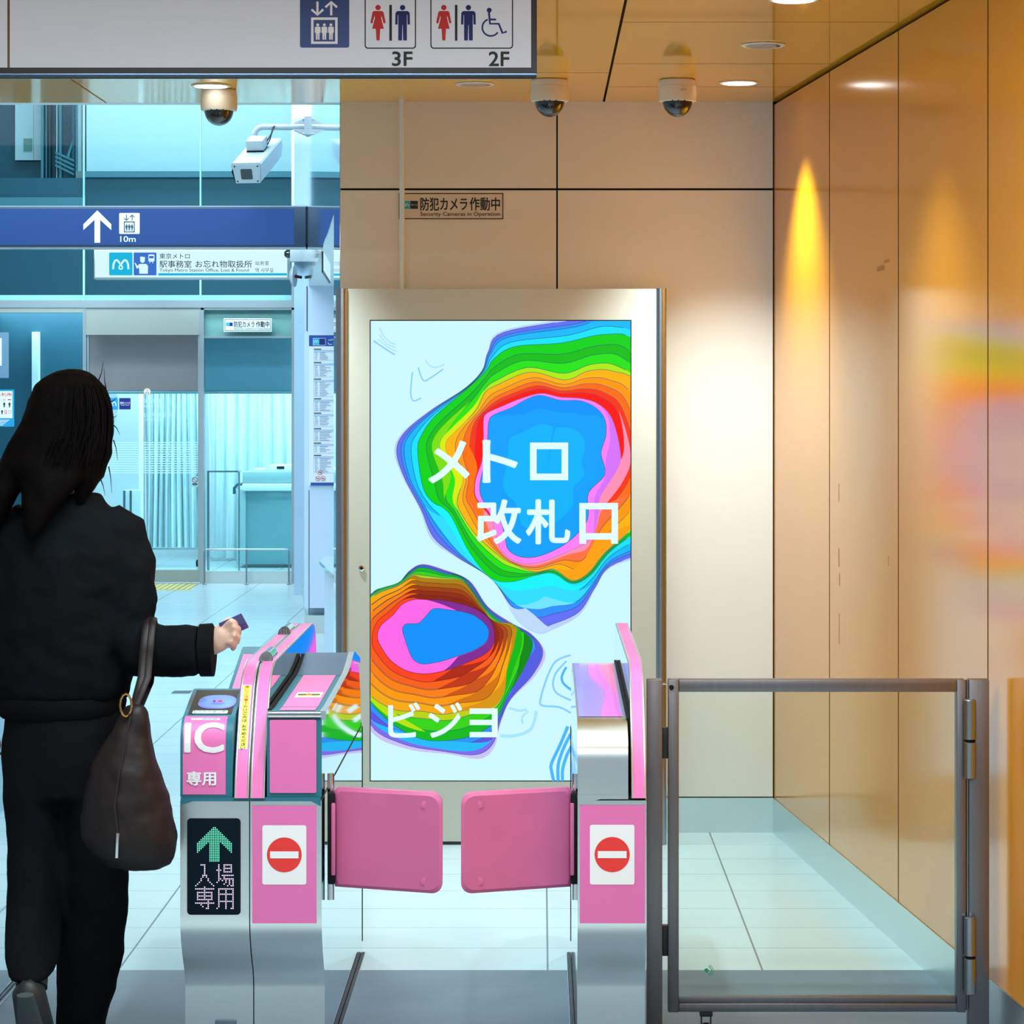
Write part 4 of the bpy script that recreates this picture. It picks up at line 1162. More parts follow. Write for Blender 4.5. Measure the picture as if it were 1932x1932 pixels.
YL = 21.6
b = MB(); HO = empty('office_sign', (X(360, YL), YL, Z(500, YL)), 'lit white station office and lost and found sign with cyan underline', 'sign')
b.box(X(177, YL), X(548, YL), YL, YL + 0.12, Z(527, YL), Z(471, YL), M_frame, 0.004)
for p in (220, 510): b.box(X(p, YL), X(p, YL) + 0.05, YL + 0.1, YO, Z(510, YL), Z(490, YL), M_frame)
b.build('case', HO)
b = MB(); D = Decal(b, flat(YL - 0.001, 0.0012)); D.rect(179, 473, 542, 523.5, M_lit, 1)
gm = lambda n, c, s=0.8: glow(n, c, s)
L_cy = gm('lit_cyan', (0, 190, 236)); L_bl = gm('lit_blue', (56, 116, 214)); L_bk = gm('lit_black', (16, 30, 46), 0.6)
D.rrect(206, 476.5, 250, 519.5, 2, L_cy, 2); metro_mark(D, 206, 473, 250, 523, M_lit, 3)
D.rrect(252.3, 476.5, 295.3, 519.5, 2, L_bl, 2)
D.circle(269, 491.5, 4.4, M_lit, 3); D.poly([(264.5, 485), (267, 484), (274, 485.5), (273.5, 489), (264.5, 489)], M_lit, 4)
D.poly([(263, 498), (276, 498), (279.5, 502), (279, 516.5), (263, 516.5), (262.5, 505), (258, 507), (254, 496), (256, 496), (259.5, 502)], M_lit, 3)
D.rrect(280, 480, 291.5, 493.5, 2, M_lit, 3); D.rect(281.5, 483, 290, 487.5, L_bl, 4); D.line([(282.5, 496.5), (284.5, 493)], 1.2, M_lit, 3); D.line([(289, 496.5), (287, 493)], 1.2, M_lit, 3)
D.text('東京メトロ', 301, 478, 358, 488.5, L_bk, 2, 0.005); D.text('駅事務室', 301, 491.5, 361.5, 505, L_bk, 2, 0.005); D.text('お忘れ物取扱所', 369, 491.5, 475.5, 505, L_bk, 2, 0.005)
D.text('Tokyo Metro Station Office, Lost & Found', 301, 506.5, 469.5, 514.5, L_bk, 2)
D.text('站务室', 481.5, 492.5, 507.5, 500.5, L_bk, 2); D.text('역 사무실', 481.5, 505.5, 515.5, 514, L_bk, 2); D.rect(299, 515.5, 541.5, 519.8, L_cy, 2)
b.build('face', HO, smooth=0)

b = MB(); ys_ = YO - 0.06
b.box(X(422, ys_), X(512.5, ys_), ys_, ys_ + 0.01, Z(626, ys_), Z(600.5, ys_), M_whitep)
D = Decal(b, flat(ys_ - 0.001, 0.001)); D.frame(424, 602.5, 510.5, 624, 0.7, M_blk, 1)
D.rect(426.5, 608.5, 432.5, 615, M_metro, 1); D.rect(433, 608.5, 439, 615, M_navy, 1)
D.text('防犯カメラ', 441.5, 606, 480, 617.5, M_blk, 1, 0.01); D.text('作動中', 483, 606, 508, 617.5, M_blk, 1, 0.01); D.text('Security Cameras in Operation', 441.5, 618.5, 508, 622.5, M_grey, 1)
tag(b.build('security_sign', None), 'small white security cameras in operation sign above the office window', 'sign')

# bracket camera
YC = 18.4
M_cw = mat('white_metal', (166, 178, 184), 0.35)
BC = empty('bracket_camera', tuple(P(480, 290, YC)), 'white box security camera hanging from a curved wall arm', 'security camera')
tipf = P(468, 326, YC - 0.30); bk = P(506, 281, YC + 0.16)
ax = (tipf - bk).normalized(); rt = Vector((ax.y, -ax.x, 0)).normalized() * -1
if rt.x < 0: rt = -rt
upv = rt.cross(ax) * -1
if upv.z < 0: upv = -upv
MX = Matrix((rt, ax, upv)).transposed().to_4x4(); MX.translation = (tipf + bk) / 2
Lh = (tipf - bk).length
b = MB()
sec = [(-0.088, -0.055), (-0.105, 0.02), (-0.105, 0.066), (-0.095, 0.076), (0.095, 0.076), (0.105, 0.066), (0.105, 0.02), (0.088, -0.055)]
inner = [(-0.084, -0.064), (-0.096, 0.04), (-0.09, 0.066), (0.09, 0.066), (0.096, 0.04), (0.084, -0.064)]
b.prism(sec, lambda a, c: MX @ Vector((a, -Lh / 2, c)), lambda a, c: MX @ Vector((a, Lh / 2 + 0.02, c)), M_cw)
b.build('sunshield', BC)
b = MB(); b.prism(inner, lambda a, c: MX @ Vector((a, -Lh / 2 + 0.05, c)), lambda a, c: MX @ Vector((a, Lh / 2 + 0.028, c)), M_cw)
D = Decal(b, lambda x, y, l: MX @ Vector((x, Lh / 2 + 0.028 + 0.001 * l, y)))
D.poly([(-0.105, 0.02), (-0.088, -0.055), (-0.084, -0.064), (-0.094, 0.04)], M_black, 1)
for sx_, sy_ in ((-0.07, -0.05), (0.07, -0.05), (-0.08, 0.055), (0.08, 0.055)): D.circle(sx_, sy_, 0.006, M_dark, 1)
b.build('front_cover', BC)
b = MB(); D = Decal(b, lambda x, y, l: MX @ Vector((x, Lh / 2 + 0.029 + 0.001 * l, y))); D.rrect(-0.042, -0.036, 0.038, 0.036, 0.008, M_dome, 1); b.build('lens_window', BC)
b = MB(); b.box(-0.06, 0.06, -0.075, 0.045, 0.085, 0.155, M_cw, 0.004, M=MX); b.box(-0.058, 0.058, -0.07, 0.05, 0.0755, 0.086, M_black, M=MX)
b.build('mount_block', BC)
b = MB(); a0 = P(480, 262, YC); pth = [a0, P(480, 253, YC)]
cx_, cy_ = 496, 256
for k in range(9):
    t = math.radians(180 + 90 * k / 8); pth.append(P(cx_ + 16 * math.cos(t), cy_ + 16 * math.sin(t), YC))
pth += [P(520, 240, YC), P(578, 240, YC)]
b.tube(pth, 0.0205, M_cw, 16)
b.lathe([(0.024, -0.012), (0.024, 0.012)], tuple(P(480, 260, YC)), M_chrome, 18)
b.build('arm', BC)
b = MB()
for s in (-1, 1):
    for dy in (-0.05, 0.05):
        b.prism([(X(552, YC), Z(240, YC) + s * 0.018), (X(577, YC), Z(240, YC) + s * 0.058), (X(577, YC), Z(240, YC) + s * 0.018)], lambda a, c: (a, YC + dy - 0.003, c), lambda a, c: (a, YC + dy + 0.003, c), M_cw)
b.box(X(576.3, YC), XB(YC) + 0.02, YC - 0.09, YC + 0.09, Z(256, YC), Z(222, YC), M_cw)
for s in (-1, 1): b.tube([(X(573, YC), YC - 0.06, Z(240, YC) + s * 0.05), (X(577, YC), YC - 0.06, Z(240, YC) + s * 0.05)], 0.009, M_steelv, 8)
b.build('wall_bracket', BC)
b = MB(); b.tube([MX @ Vector((0.06, -0.06, 0.12)), MX @ Vector((0.085, -0.10, 0.16)), MX @ Vector((0.10, -0.14, 0.20)), MX @ Vector((0.085, -0.15, 0.19)), MX @ Vector((0.07, -0.10, 0.12)), MX @ Vector((0.065, -0.05, 0.10))], 0.005, M_dark, 8)
b.build('cable', BC)

# wall dome camera and round mirror beside the office
b = MB(); Yd = 21.4; c = P(543, 479, Yd)
WD = empty('dome_camera', tuple(c), 'small smoked dome camera on a white box at the right end of the office sign', 'security camera')
b.box(X(548, Yd), X(574, Yd), Yd - 0.05, Yd + 0.08, Z(494, Yd), Z(470, Yd), M_cw, 0.006); b.build('mount_box', WD)
b = MB(); b.ball((c.x + 0.005, Yd, c.z), 0.036, 0.036, 0.036, M_dome); b.build('dome', WD)
b = MB(); Yd = 21.0; c = P(555, 521, Yd)
RM = empty('convex_mirror', tuple(c), 'round mirror seen edge on, fixed to the white pillar below the dome camera', 'mirror')
Mr = Matrix.Rotation(math.radians(-8), 4, 'Z')
b.lathe([(0.002, -0.034), (0.04, -0.030), (0.07, -0.018), (0.086, 0.0), (0.086, 0.006)], tuple(c), M_cw, 28, axis='x', M=Mr); b.build('disc', RM)
b = MB(); b.tube([c + Vector((0.004, 0, 0)), c + Vector((0.06, 0.01, -0.01))], 0.012, M_black, 10); b.build('bracket', RM)
# pillar cladding near the office
b = MB(); b.box(X(557, 21.6), X(574, 21.6) + 0.02, 21.5, 22.8, 0, Z(545, 21.6), M_gloss); b.box(X(557, 21.6), X(574, 21.6) + 0.02, 21.5, 22.8, Z(545, 21.6), 4.7, M_gloss)
struct(b.build('trim_3', smooth=0))

# notice board on the alcove wall
ya = 18.08
b = MB(); NB = empty('notice_poster', tuple(P(610, 770, ya)), 'tall white fare notice with blue header on the pale alcove wall', 'poster')
b.box(X(583, ya), X(668, ya), ya, ya + 0.015, Z(916, ya), Z(632, ya), M_white); b.build('sheet', NB)
b = MB(); D = Decal(b, flat(ya - 0.001, 0.001)); M_bh = mat('poster_blue', (34, 76, 160), 0.5)
D.rect(583, 632.5, 668, 653, M_bh, 1); D.rect(591, 638.5, 602.5, 651, M_metro, 2); metro_mark(D, 591, 637, 602.5, 652, M_white, 3); D.rect(602.5, 638.5, 614, 651, M_navy, 2); D.frame(590.5, 638, 614.5, 651.5, 0.6, M_white, 3)
D.text('ご案内', 619, 639, 650, 651, M_white, 2)
D.rect(586, 910.5, 668, 916, M_bh, 1)
y = 658
M_lt = mat('poster_grey', (130, 150, 186), 0.5); M_tb = mat('poster_tint', (186, 210, 236), 0.5)
for hh in (24, 30, 36, 26, 28, 26, 22, 36):
    D.rect(592, y, 606, y + 1.6, M_blk, 1); D.rect(592, y + 3.4, 660, y + 6, M_tb, 1)
    for k in range(int((hh - 8) / 3)):
        yy = y + 7 + k * 3; D.rect(594, yy, 598 + random.random() * 3, yy + 0.8, M_lt, 2); D.rect(603, yy, 612 + random.random() * 14, yy + 0.9, M_lt, 2)
    D.frame(592, y + 3, 662, y + hh - 2, 0.35, M_lt, 2); y += hh + 1.2
for (cx_, cy_) in ((604, 891.5), (599.5, 903), (609.5, 903)):
    D.circle(cx_, cy_, 4.6, M_red, 1); D.circle(cx_, cy_, 3.6, M_white, 2); D.line([(cx_ - 2.8, cy_ - 2.4), (cx_ + 2.8, cy_ + 2.4)], 0.7, M_red, 4); D.rect(cx_ - 2, cy_ - 0.8, cx_ + 2, cy_ + 0.8, M_blk, 3)
b.build('print', NB, smooth=0)
# counter and hanging screen in the alcove
Yq = 15.2
b = MB(); CT = empty('counter', (X(640, Yq), Yq, 0), 'white counter with pale glass edge in the alcove, half hidden by the kiosk', 'counter')
b.prism([(X(605, Yq), Yq - 0.1), (X(607, Yq), Yq + 0.3), (2.5, Yq + 0.3), (2.5, Yq - 1.4), (X(630, 13.9), 13.9)], lambda a, c: (a, c, Z(1062, Yq)), lambda a, c: (a, c, Z(1056, Yq)), mat('counter_glass', (190, 226, 226), 0.1, coat=1.0)); b.build('worktop', CT)
b = MB(); b.prism([(X(612, Yq), Yq + 0.0), (X(612, Yq), Yq + 0.25), (2.4, Yq + 0.25), (2.4, Yq - 1.2), (X(636, 13.9), 14.0)], lambda a, c: (a, c, 0), lambda a, c: (a, c, Z(1062.5, Yq)), M_pale); b.build('base', CT)
b = MB(); Ym = 14.2
MN = empty('hanging_screen', tuple(P(622, 490, Ym)), 'slim information screen hanging from the alcove ceiling, seen edge on', 'screen')
b.prism([(X(607, Ym - 0.5), Ym - 0.5), (X(621, Ym + 0.9), Ym + 0.9), (X(623.5, Ym + 0.9), Ym + 0.9), (X(609.5, Ym - 0.5), Ym - 0.5)], lambda a, c: (a, c, Z(522, Ym)), lambda a, c: (a, c, Z(452, Ym)), M_dark); b.build('case', MN)
b = MB(); b.poly([(X(610.0, Ym - 0.5), Ym - 0.49, Z(518, Ym)), (X(623.8, Ym + 0.9), Ym + 0.89, Z(518, Ym)), (X(623.8, Ym + 0.9), Ym + 0.89, Z(456, Ym)), (X(610.0, Ym - 0.5), Ym - 0.49, Z(456, Ym))], glow('screen_face', (190, 226, 244), 0.9)); b.build('panel', MN)
b = MB(); b.tube([(X(615, Ym), Ym + 0.2, Z(453, Ym)), (X(615, Ym), Ym + 0.2, ZA)], 0.015, M_dark, 10); b.build('hanger', MN)

# ---- office interior: painted reflection panels, curtain screens, copier, partition, guard rail
def fabric_curtain(name, px0, px1, py0, py1, Y, folds, amp, label, cast=False):
    b = MB(); n = folds * 8; rows = 6; vs = []; fs = []
    for r in range(rows + 1):
        v = r / rows
        for i in range(n + 1):
            u = i / n; ph = u * folds * 2 * math.pi + 0.8 * math.sin(u * 9 + v * 1.2)
            vs.append((X(px0 + (px1 - px0) * u + 3 * math.sin(u * 7 + v * 2), Y), Y + amp * math.sin(ph) * (0.4 + 0.6 * v) + amp * 0.4 * math.sin(2.3 * ph), Z(py0 + (py1 - py0) * v, Y)))
    for r in range(rows):
        for i in range(n): fs.append((r * (n + 1) + i, r * (n + 1) + i + 1, (r + 1) * (n + 1) + i + 1, (r + 1) * (n + 1) + i))
    root = empty(name, (X((px0 + px1) / 2, Y), Y, Z(py1, Y)), label, 'curtain', 'white curtains inside the station office')
    b.add(vs, fs, mat('curtain_cloth', (214, 236, 240), 0.8)); b.build('cloth', root, smooth=80)
    b = MB(); b.tube([(X(px0 - 2, Y), Y, Z(py0 - 3, Y)), (X(px1 + 2, Y), Y, Z(py0 - 3, Y))], 0.014, M_steelv, 10)
    if cast:
        b.tube([(X(px0 - 2, Y), Y, Z(py0 - 3, Y)), (X(px0 - 2, Y), Y, 0.07)], 0.012, M_steelv, 8); b.tube([(X(px1 + 2, Y), Y, Z(py0 - 3, Y)), (X(px1 + 2, Y), Y, 0.07)], 0.012, M_steelv, 8)
        b.box(X(px0 - 2, Y), X(px1 + 2, Y), Y - 0.012, Y + 0.012, Z(py1 + 4, Y), Z(py1 + 1, Y), M_cw)
    b.build('rail', root)
    if cast:
        for p in (px0 - 2, px1 - 4):
            b = MB(); b.lathe([(0.026, -0.014), (0.034, -0.008), (0.034, 0.008), (0.026, 0.014)], (X(p, Y), Y, 0.036), M_black, 18, axis='x'); b.build('caster', root)


fabric_curtain('curtain_screen', 272, 377, 740, 1033, 25.0, 9, 0.05, 'white pleated curtain screen on casters behind the office door', True)
fabric_curtain('window_curtain', 392, 556, 733, 1052, 25.9, 7, 0.06, 'white gathered curtain behind the office window, above the copier')
b = MB(); Yi = 24.4; b.box(X(221, Yi), X(262, Yi), Yi, Yi + 0.3, 0, 2.36, M_offw); struct(b.build('wall_pier', smooth=0))
b = MB(); b.box(X(238, Yi), X(262, Yi) + 0.05, Yi - 0.2, Yi - 0.16, 0.07, Z(923, Yi), M_offw, 0.006)
FP = tag(b.build('folding_partition', None), 'low white folding partition beside the pier inside the office', 'partition')
b = MB()
for k in (0, 1): b.box(X(239 + k * 12, Yi), X(243 + k * 12, Yi), Yi - 0.205, Yi - 0.2, Z(1040, Yi), Z(924, Yi), mat('grey_seal', (90, 110, 118), 0.5))
for p in (241, 266): b.lathe([(0.03, -0.012), (0.03, 0.012)], (X(p, Yi), Yi - 0.18, 0.035), M_black, 16, axis='x')
b.build('seal_strip', FP)
M_refl1 = mat('reflection_rose', (252, 176, 170), 0.4, coat=0.3); M_refl2 = mat('reflection_blue', (150, 190, 206), 0.4, coat=0.3)  # glass reflections put into the colour of panels behind the panes
for p0, p1, m, lab in ((165, 379, M_refl1, 'rose grey panel painted as the reflection in the top of the office door'), (384, 556, M_refl2, 'blue grey panel painted as the reflection in the top of the office window')):
    Yv = 23.25; b = MB(); b.box(X(p0, Yv), X(p1, Yv), Yv, Yv + 0.012, Z(739, Yv), Z(578, Yv), m); b.tube([(X(p0, Yv), Yv, Z(740, Yv)), (X(p1, Yv), Yv, Z(740, Yv))], 0.014, M_frame, 8)
    o = tag(b.build('reflection_panel', None), lab, 'reflection')
Yp_ = 24.9
CP = empty('photocopier', (X(505, Yp_), Yp_, 0), 'pale teal grey copier behind the office window, above the low rail', 'copier')
M_cp = mat('copier_grey', (150, 188, 190), 0.4); M_cpd = mat('copier_dark', (112, 160, 166), 0.3, coat=0.4); M_cpl = mat('copier_light', (216, 232, 232), 0.4)  # mid, darker and paler teal greys for the copier parts
b = MB(); b.box(X(463, Yp_), X(560, Yp_), Yp_, Yp_ + 0.6, 0.03, Z(925, Yp_), M_cpd, 0.01); b.box(X(446, Yp_), X(464, Yp_), Yp_ - 0.02, Yp_ + 0.6, 0.03, Z(923, Yp_), M_cp, 0.008); b.build('body', CP)
b = MB(); b.box(X(458, Yp_), X(562, Yp_), Yp_ - 0.06, Yp_ + 0.6, Z(926, Yp_), Z(912, Yp_), M_cpl, 0.01); b.box(X(458, Yp_), X(562, Yp_), Yp_ - 0.03, Yp_ + 0.58, Z(912, Yp_), Z(889, Yp_), M_cp, 0.015); b.build('scanner_unit', CP)
b = MB(); b.tube([P(442, 932, Yp_), P(442, 921, Yp_), P(448, 914, Yp_), P(460, 913, Yp_)], 0.014, M_teald, 10); b.build('handle', CP)
for p0, p1, y0, y1, lab in ((478, 500, 884, 889, 'low paper pile on the copier, left one'), (508, 552, 877, 889, 'taller paper pile on the copier at right')):
    b = MB(); b.box(X(p0, Yp_), X(p1, Yp_), Yp_ + 0.02, Yp_ + 0.25, Z(y1, Yp_) + 0.001, Z(y0, Yp_), M_white, 0.003)
    if p0 > 500: b.box(X(522, Yp_), X(536, Yp_), Yp_ + 0.015, Yp_ + 0.02, Z(885, Yp_), Z(880, Yp_), M_dark)
    tag(b.build('paper_stack', None), lab, 'paper', 'paper piles on the copier')
b = MB(); Yt = 24.2; SR = empty('steel_stand', (X(420, Yt), Yt, 0), 'thin steel stand with a small shelf inside the office window', 'stand')
b.tube([(X(393, Yt), Yt, 0), (X(393, Yt), Yt, Z(889, Yt))], 0.012, M_steelv, 10); b.box(X(392, Yt), X(450, Yt), Yt - 0.02, Yt + 0.2, Z(891, Yt), Z(888, Yt), M_steelv); b.tube([(X(449, Yt), Yt + 0.1, 0), (X(449, Yt), Yt + 0.1, Z(891, Yt))], 0.008, M_steelv, 8); b.build('frame', SR)
b = MB(); Yr = 22.72; pts = [P(386, 1103, Yr), P(386, 1043, Yr), P(387, 1038.5, Yr), P(390, 1036.5, Yr), P(541, 1036.5, Yr), P(544, 1038.5, Yr), P(545, 1043, Yr), P(545, 1103, Yr)]
pts[0].z = 0; pts[-1].z = 0
GR = empty('guard_rail', (X(465, Yr), Yr, 0), 'low thin steel guard rail in front of the office window', 'rail')
b.tube(pts, 0.0075, M_steelv, 10); b.build('hoop', GR)
b = MB(); b.tube([(X(465, Yr), Yr, 0), (X(465, Yr), Yr, Z(1036.5, Yr))], 0.0065, M_steelv, 10); b.build('middle_post', GR)
for p in (386, 465, 545): b = MB(); b.lathe([(0.018, 0.0), (0.018, 0.008), (0.009, 0.012)], (X(p, Yr), Yr, 0.0005), M_steelv, 16); b.build('floor_flange', GR)
# logo stickers on the door glass, no phone sticker
b = MB(); D = Decal(b, flat(YO - 0.004, 0.0015)); D.rect(201, 751, 222.6, 773, mat('metro_blue_sticker', (0, 150, 226), 0.5), 1); metro_mark(D, 201, 750, 222.6, 773, M_white, 2)
D.rect(225, 751, 246.5, 772.5, M_navy, 1); D.text('東京メトロ', 226.5, 758, 245, 762.3, M_white, 2, 0.02); D.text('Tokyo Metro', 227.5, 763, 244, 765.8, M_white, 2)
tag(b.build('logo_sticker', None), 'light blue and navy logo stickers on the office door glass', 'sticker')
b = MB(); D = Decal(b, flat(YO - 0.004, 0.0015)); D.rect(361.5, 899, 374, 918.5, mat('sticker_tint', (170, 210, 220), 0.5), 1); D.ring(367.7, 905.5, 4.8, 1.1, M_dark, 2); D.line([(364.5, 902), (371, 909)], 1, M_red, 3); D.rect(363, 912, 372.5, 914.5, M_dark, 2); D.rect(364, 915.5, 371.5, 916.5, M_grey, 2)
tag(b.build('prohibition_sticker', None), 'small no phones sticker on the office door edge', 'sticker')
# posters at far left
b = MB(); yq = YO - 0.03
b.box(X(-66, yq), X(26.5, yq), yq, yq + 0.008, Z(805, yq), Z(735, yq), mat('cyan_poster', (0, 150, 200), 0.5))
D = Decal(b, flat(yq - 0.001, 0.001)); D.rect(-62, 738, 23.5, 789, M_white, 1); D.text('優先利用', -18, 741, 21.5, 747.5, M_red, 2, 0.01)
for k in range(5):
    D.rect(-60, 792 + k * 2.4, 18 - 3 * k, 793.1 + k * 2.4, M_white, 1)
for cx_ in (-16, -4, 8, 18): D.text('ii', cx_ - 2, 752, cx_ + 2, 756, M_red, 2) if cx_ < 18 else D.rect(15, 753, 21, 755, M_red, 2)
for cx_ in (-14, -3, 8, 18): man(D, cx_, 758.5, 0.15, M_blk, 2)
for cx_ in (-14, -5, 4): man(D, cx_, 773, 0.13, M_blk, 2)
D.rect(8.5, 774, 13, 781, M_red, 2); D.rect(9.3, 775, 12.2, 777, M_white, 3); D.rect(9.3, 778, 12.2, 780, M_white, 3); D.ring(18.5, 777, 2.8, 0.7, M_flap, 2)
tag(b.build('priority_poster', None), 'cyan bordered priority use poster at the left edge of photo', 'poster')
b = MB(); b.box(X(-60, yq), X(3, yq), yq, yq + 0.008, Z(690, yq), Z(638, yq), M_whitep); b.box(X(-60, yq), X(16, yq), yq + 0.008, yq + 0.013, Z(713, yq), Z(627, yq), mat('grey_blue_board', (100, 136, 160), 0.5))
tag(b.build('notice_board', None), 'white notice on a grey blue board above the cyan poster', 'poster')
# dark inside behind the left glazing
b = MB(); b.box(-7.5, X(157, 24.2), 24.2, 24.3, 0, 2.36, M_teald); b.box(X(60, 24.1), X(72, 24.1), 24.1, 24.2, 0, Z(626, 24.1), M_bright); struct(b.build('wall_left', smooth=0))
# shaft and door up behind the glass at top left
ux = lambda p, Y=26.0: X(p, Y)
uz = lambda p, Y=26.0: Z(p, Y)
b = MB(); UD = empty('upper_door', (ux(42), 26.3, uz(297)), 'bright white upper door panel with small notice behind the top left glass', 'door')
b.box(ux(17), ux(52), 26.3, 26.35, uz(297), uz(60), M_bright); b.box(ux(52.6), ux(67), 26.3, 26.35, uz(297), uz(60), M_offw); b.build('panel', UD)
b = MB(); b.box(ux(34), ux(50), 26.28, 26.3, uz(279), uz(256), mat('notice_grey', (130, 160, 150), 0.5)); b.build('notice', UD)
SF = empty('elevator_shaft', (ux(120), 26.0, uz(380)), 'dark elevator guide rails and steel bracing behind the top left glass', 'machinery')
M_rail = mat('shaft_steel', (84, 140, 154), 0.4, 0.4); M_raild = mat('shaft_dark', (30, 66, 82), 0.5)
for p0, p1, m in ((79, 84, M_rail), (88, 90, M_rail), (94.5, 97, M_raild), (108, 109.5, M_bright), (113.5, 118, M_rail), (144.5, 148, M_rail), (148.5, 155, M_bright)):
    b = MB(); b.box(ux(p0), ux(p1), 25.95, 26.05, uz(374), uz(60), m); b.build('guide_rail', SF)
b = MB()
for k in range(4):
    b.prism([(ux(108), uz(287 + 8 * k)), (ux(143), uz(303 + 8.5 * k)), (ux(143), uz(307 + 8.5 * k)), (ux(108), uz(291.5 + 8 * k))], lambda a, c: (a, 25.9, c), lambda a, c: (a, 25.95, c), M_rail)
b.prism([(ux(129), uz(297)), (ux(139), uz(268)), (ux(141), uz(270)), (ux(134), uz(299))], lambda a, c: (a, 25.9, c), lambda a, c: (a, 25.94, c), M_rail)
b.build('bracing', SF)
b = MB(); pts = [(ux(140 + (1.5 if k % 2 else -0.5)), 25.92, uz(150 + 5 * k)) for k in range(32)]
b.tube(pts, 0.011, M_rail, 6); b.build('chain', SF)
b = MB(); b.poly([(ux(118), 25.93, uz(371)), (ux(118), 25.93, uz(350)), (ux(130), 25.93, uz(354)), (ux(141), 25.93, uz(353)), (ux(141), 25.93, uz(366))], M_bright)
b.box(ux(148), ux(166), 25.85, 25.95, uz(355), uz(325), mat('grey_box', (170, 178, 184), 0.5)); b.build('infill_plate', SF)

# floor details in the hall
b = MB(); M_tac = mat('tactile_yellow', (206, 176, 70), 0.6)
for k in range(9):
    x0 = X(266 + k * 11, 22.3); b.box(x0, x0 + 0.03, 22.1, 22.75, 0.0, 0.005, M_tac, 0.002)
b.box(X(262, 22.3), X(366, 22.3), 22.08, 22.1, 0, 0.003, M_tac)
tag(b.build('tactile_paving', None), 'yellow tactile paving bars on the floor before the office door', 'floor marking')
for px0, px1, py, lab in ((326, 360, 1306, 'dark floor hatch plate behind the card reader'), (455, 480, 1246, 'dark floor hatch plate further back, beside the hand')):
    Yh = F * H / (py - CY); b = MB(); b.box(X(px0, Yh), X(px1, Yh), Yh - 0.06, Yh + 0.06, 0.0, 0.002, mat('hatch_dark', (70, 90, 86), 0.5))
    tag(b.build('floor_hatch', None), lab, 'floor plate', 'floor hatch plates')

# ------------------------------------------------------------------ the walking person
YP = 6.5
k_ = YP / F
M_skin = mat('skin', (206, 170, 152), 0.5)
M_jkt = mat('dark_jacket', (9, 13, 17), 0.85, var=0.15, scale=16, spec=0.08, bump=0.1)
M_hem = mat('jacket_rib', (8, 9, 12), 0.85, spec=0.1)
M_trs = mat('black_trousers', (9, 11, 16), 0.85, spec=0.1)
M_hair = mat('dark_brown_hair', (7, 5, 5), 0.7, var=0.3, scale=60, stretch=(8, 8, 0.6), spec=0.04)
M_shoe = mat('dark_shoe', (26, 34, 38), 0.5)
M_sole = mat('shoe_sole', (60, 70, 74), 0.7)
M_bag = mat('brown_leather_bag', (24, 17, 19), 0.5, var=0.15, spec=0.3, scale=8, bump=0.15)


def pp(px, py, dy=0.0): return P(px, py, YP + dy)


def shell(mb, name, parent, vox, lev_smooth=6, disp=0.0, dscale=0.1):
    o = mb.build(name, parent, smooth=0)
    r = o.modifiers.new('remesh', 'REMESH'); r.mode = 'VOXEL'; r.voxel_size = vox; r.use_smooth_shade = True
    s = o.modifiers.new('smooth', 'SMOOTH'); s.iterations = lev_smooth; s.factor = 0.5
    if disp:
        tx = bpy.data.textures.new(name + '_folds', 'CLOUDS'); tx.noise_scale = dscale
        d = o.modifiers.new('folds', 'DISPLACE'); d.texture = tx; d.strength = disp; d.mid_level = 0.5
    return o


PE = empty('person', (X(130, YP), YP, 0), 'person with long dark hair, dark jacket and black trousers walking, holding out a card', 'person')
# body: one continuous surface
b = MB()
hx = X(134, YP)
b.ball((hx, YP + 0.01, Z(792, YP)), 0.073, 0.092, 0.112, M_skin)
b.ball((hx + 0.01, YP + 0.075, Z(835, YP)), 0.05, 0.045, 0.07, M_skin)
b.ball((hx + 0.008, YP + 0.112, Z(806, YP)), 0.012, 0.02, 0.018, M_skin)        # nose
b.ball((hx + 0.008, YP + 0.100, Z(838, YP)), 0.022, 0.012, 0.007, M_skin)       # mouth
for s in (-1, 1): b.ball((hx + s * 0.075, YP + 0.005, Z(800, YP)), 0.012, 0.022, 0.032, M_skin, 12)
b.loft([(hx, YP - 0.0, Z(960, YP), 0.065, 0.06), (hx, YP, Z(920, YP), 0.052, 0.054), (hx, YP + 0.005, Z(850, YP), 0.05, 0.055)], M_skin)
b.loft([(X(122, YP), YP, Z(1420, YP), 0.145, 0.10), (X(120, YP), YP, Z(1330, YP), 0.14, 0.10), (X(120, YP), YP, Z(1220, YP), 0.115, 0.085), (X(122, YP), YP, Z(1080, YP), 0.14, 0.095), (X(126, YP), YP, Z(1000, YP), 0.15, 0.085), (X(130, YP), YP, Z(950, YP), 0.07, 0.06)], M_skin)
b.tube([pp(222, 992), pp(236, 1100, -0.01), pp(225, 1222, -0.03), pp(310, 1232, -0.04), pp(395, 1222, -0.05)], [0.045, 0.042, 0.036, 0.034, 0.024], M_skin, 14)
b.tube([pp(28, 992), pp(2, 1100, -0.01), pp(-14, 1225, 0.03), pp(-22, 1330, 0.12), pp(-26, 1360, 0.14)], [0.045, 0.042, 0.036, 0.028, 0.022], M_skin, 14)
b.ball(tuple(pp(-27, 1385, 0.16)), 0.022, 0.036, 0.045, M_skin)
for q in range(4): b.tube([pp(-27 + 3 * q - 4, 1400, 0.14 + 0.016 * q), pp(-28 + 3 * q - 4, 1430, 0.15 + 0.017 * q), pp(-26 + 3 * q - 4, 1448 - 4 * abs(q - 1), 0.165 + 0.015 * q)], [0.009, 0.0085, 0.0075], M_skin, 8)
b.tube([pp(-10, 1385, 0.19), pp(-4, 1405, 0.21), pp(-6, 1422, 0.215)], [0.011, 0.0095, 0.008], M_skin, 8)
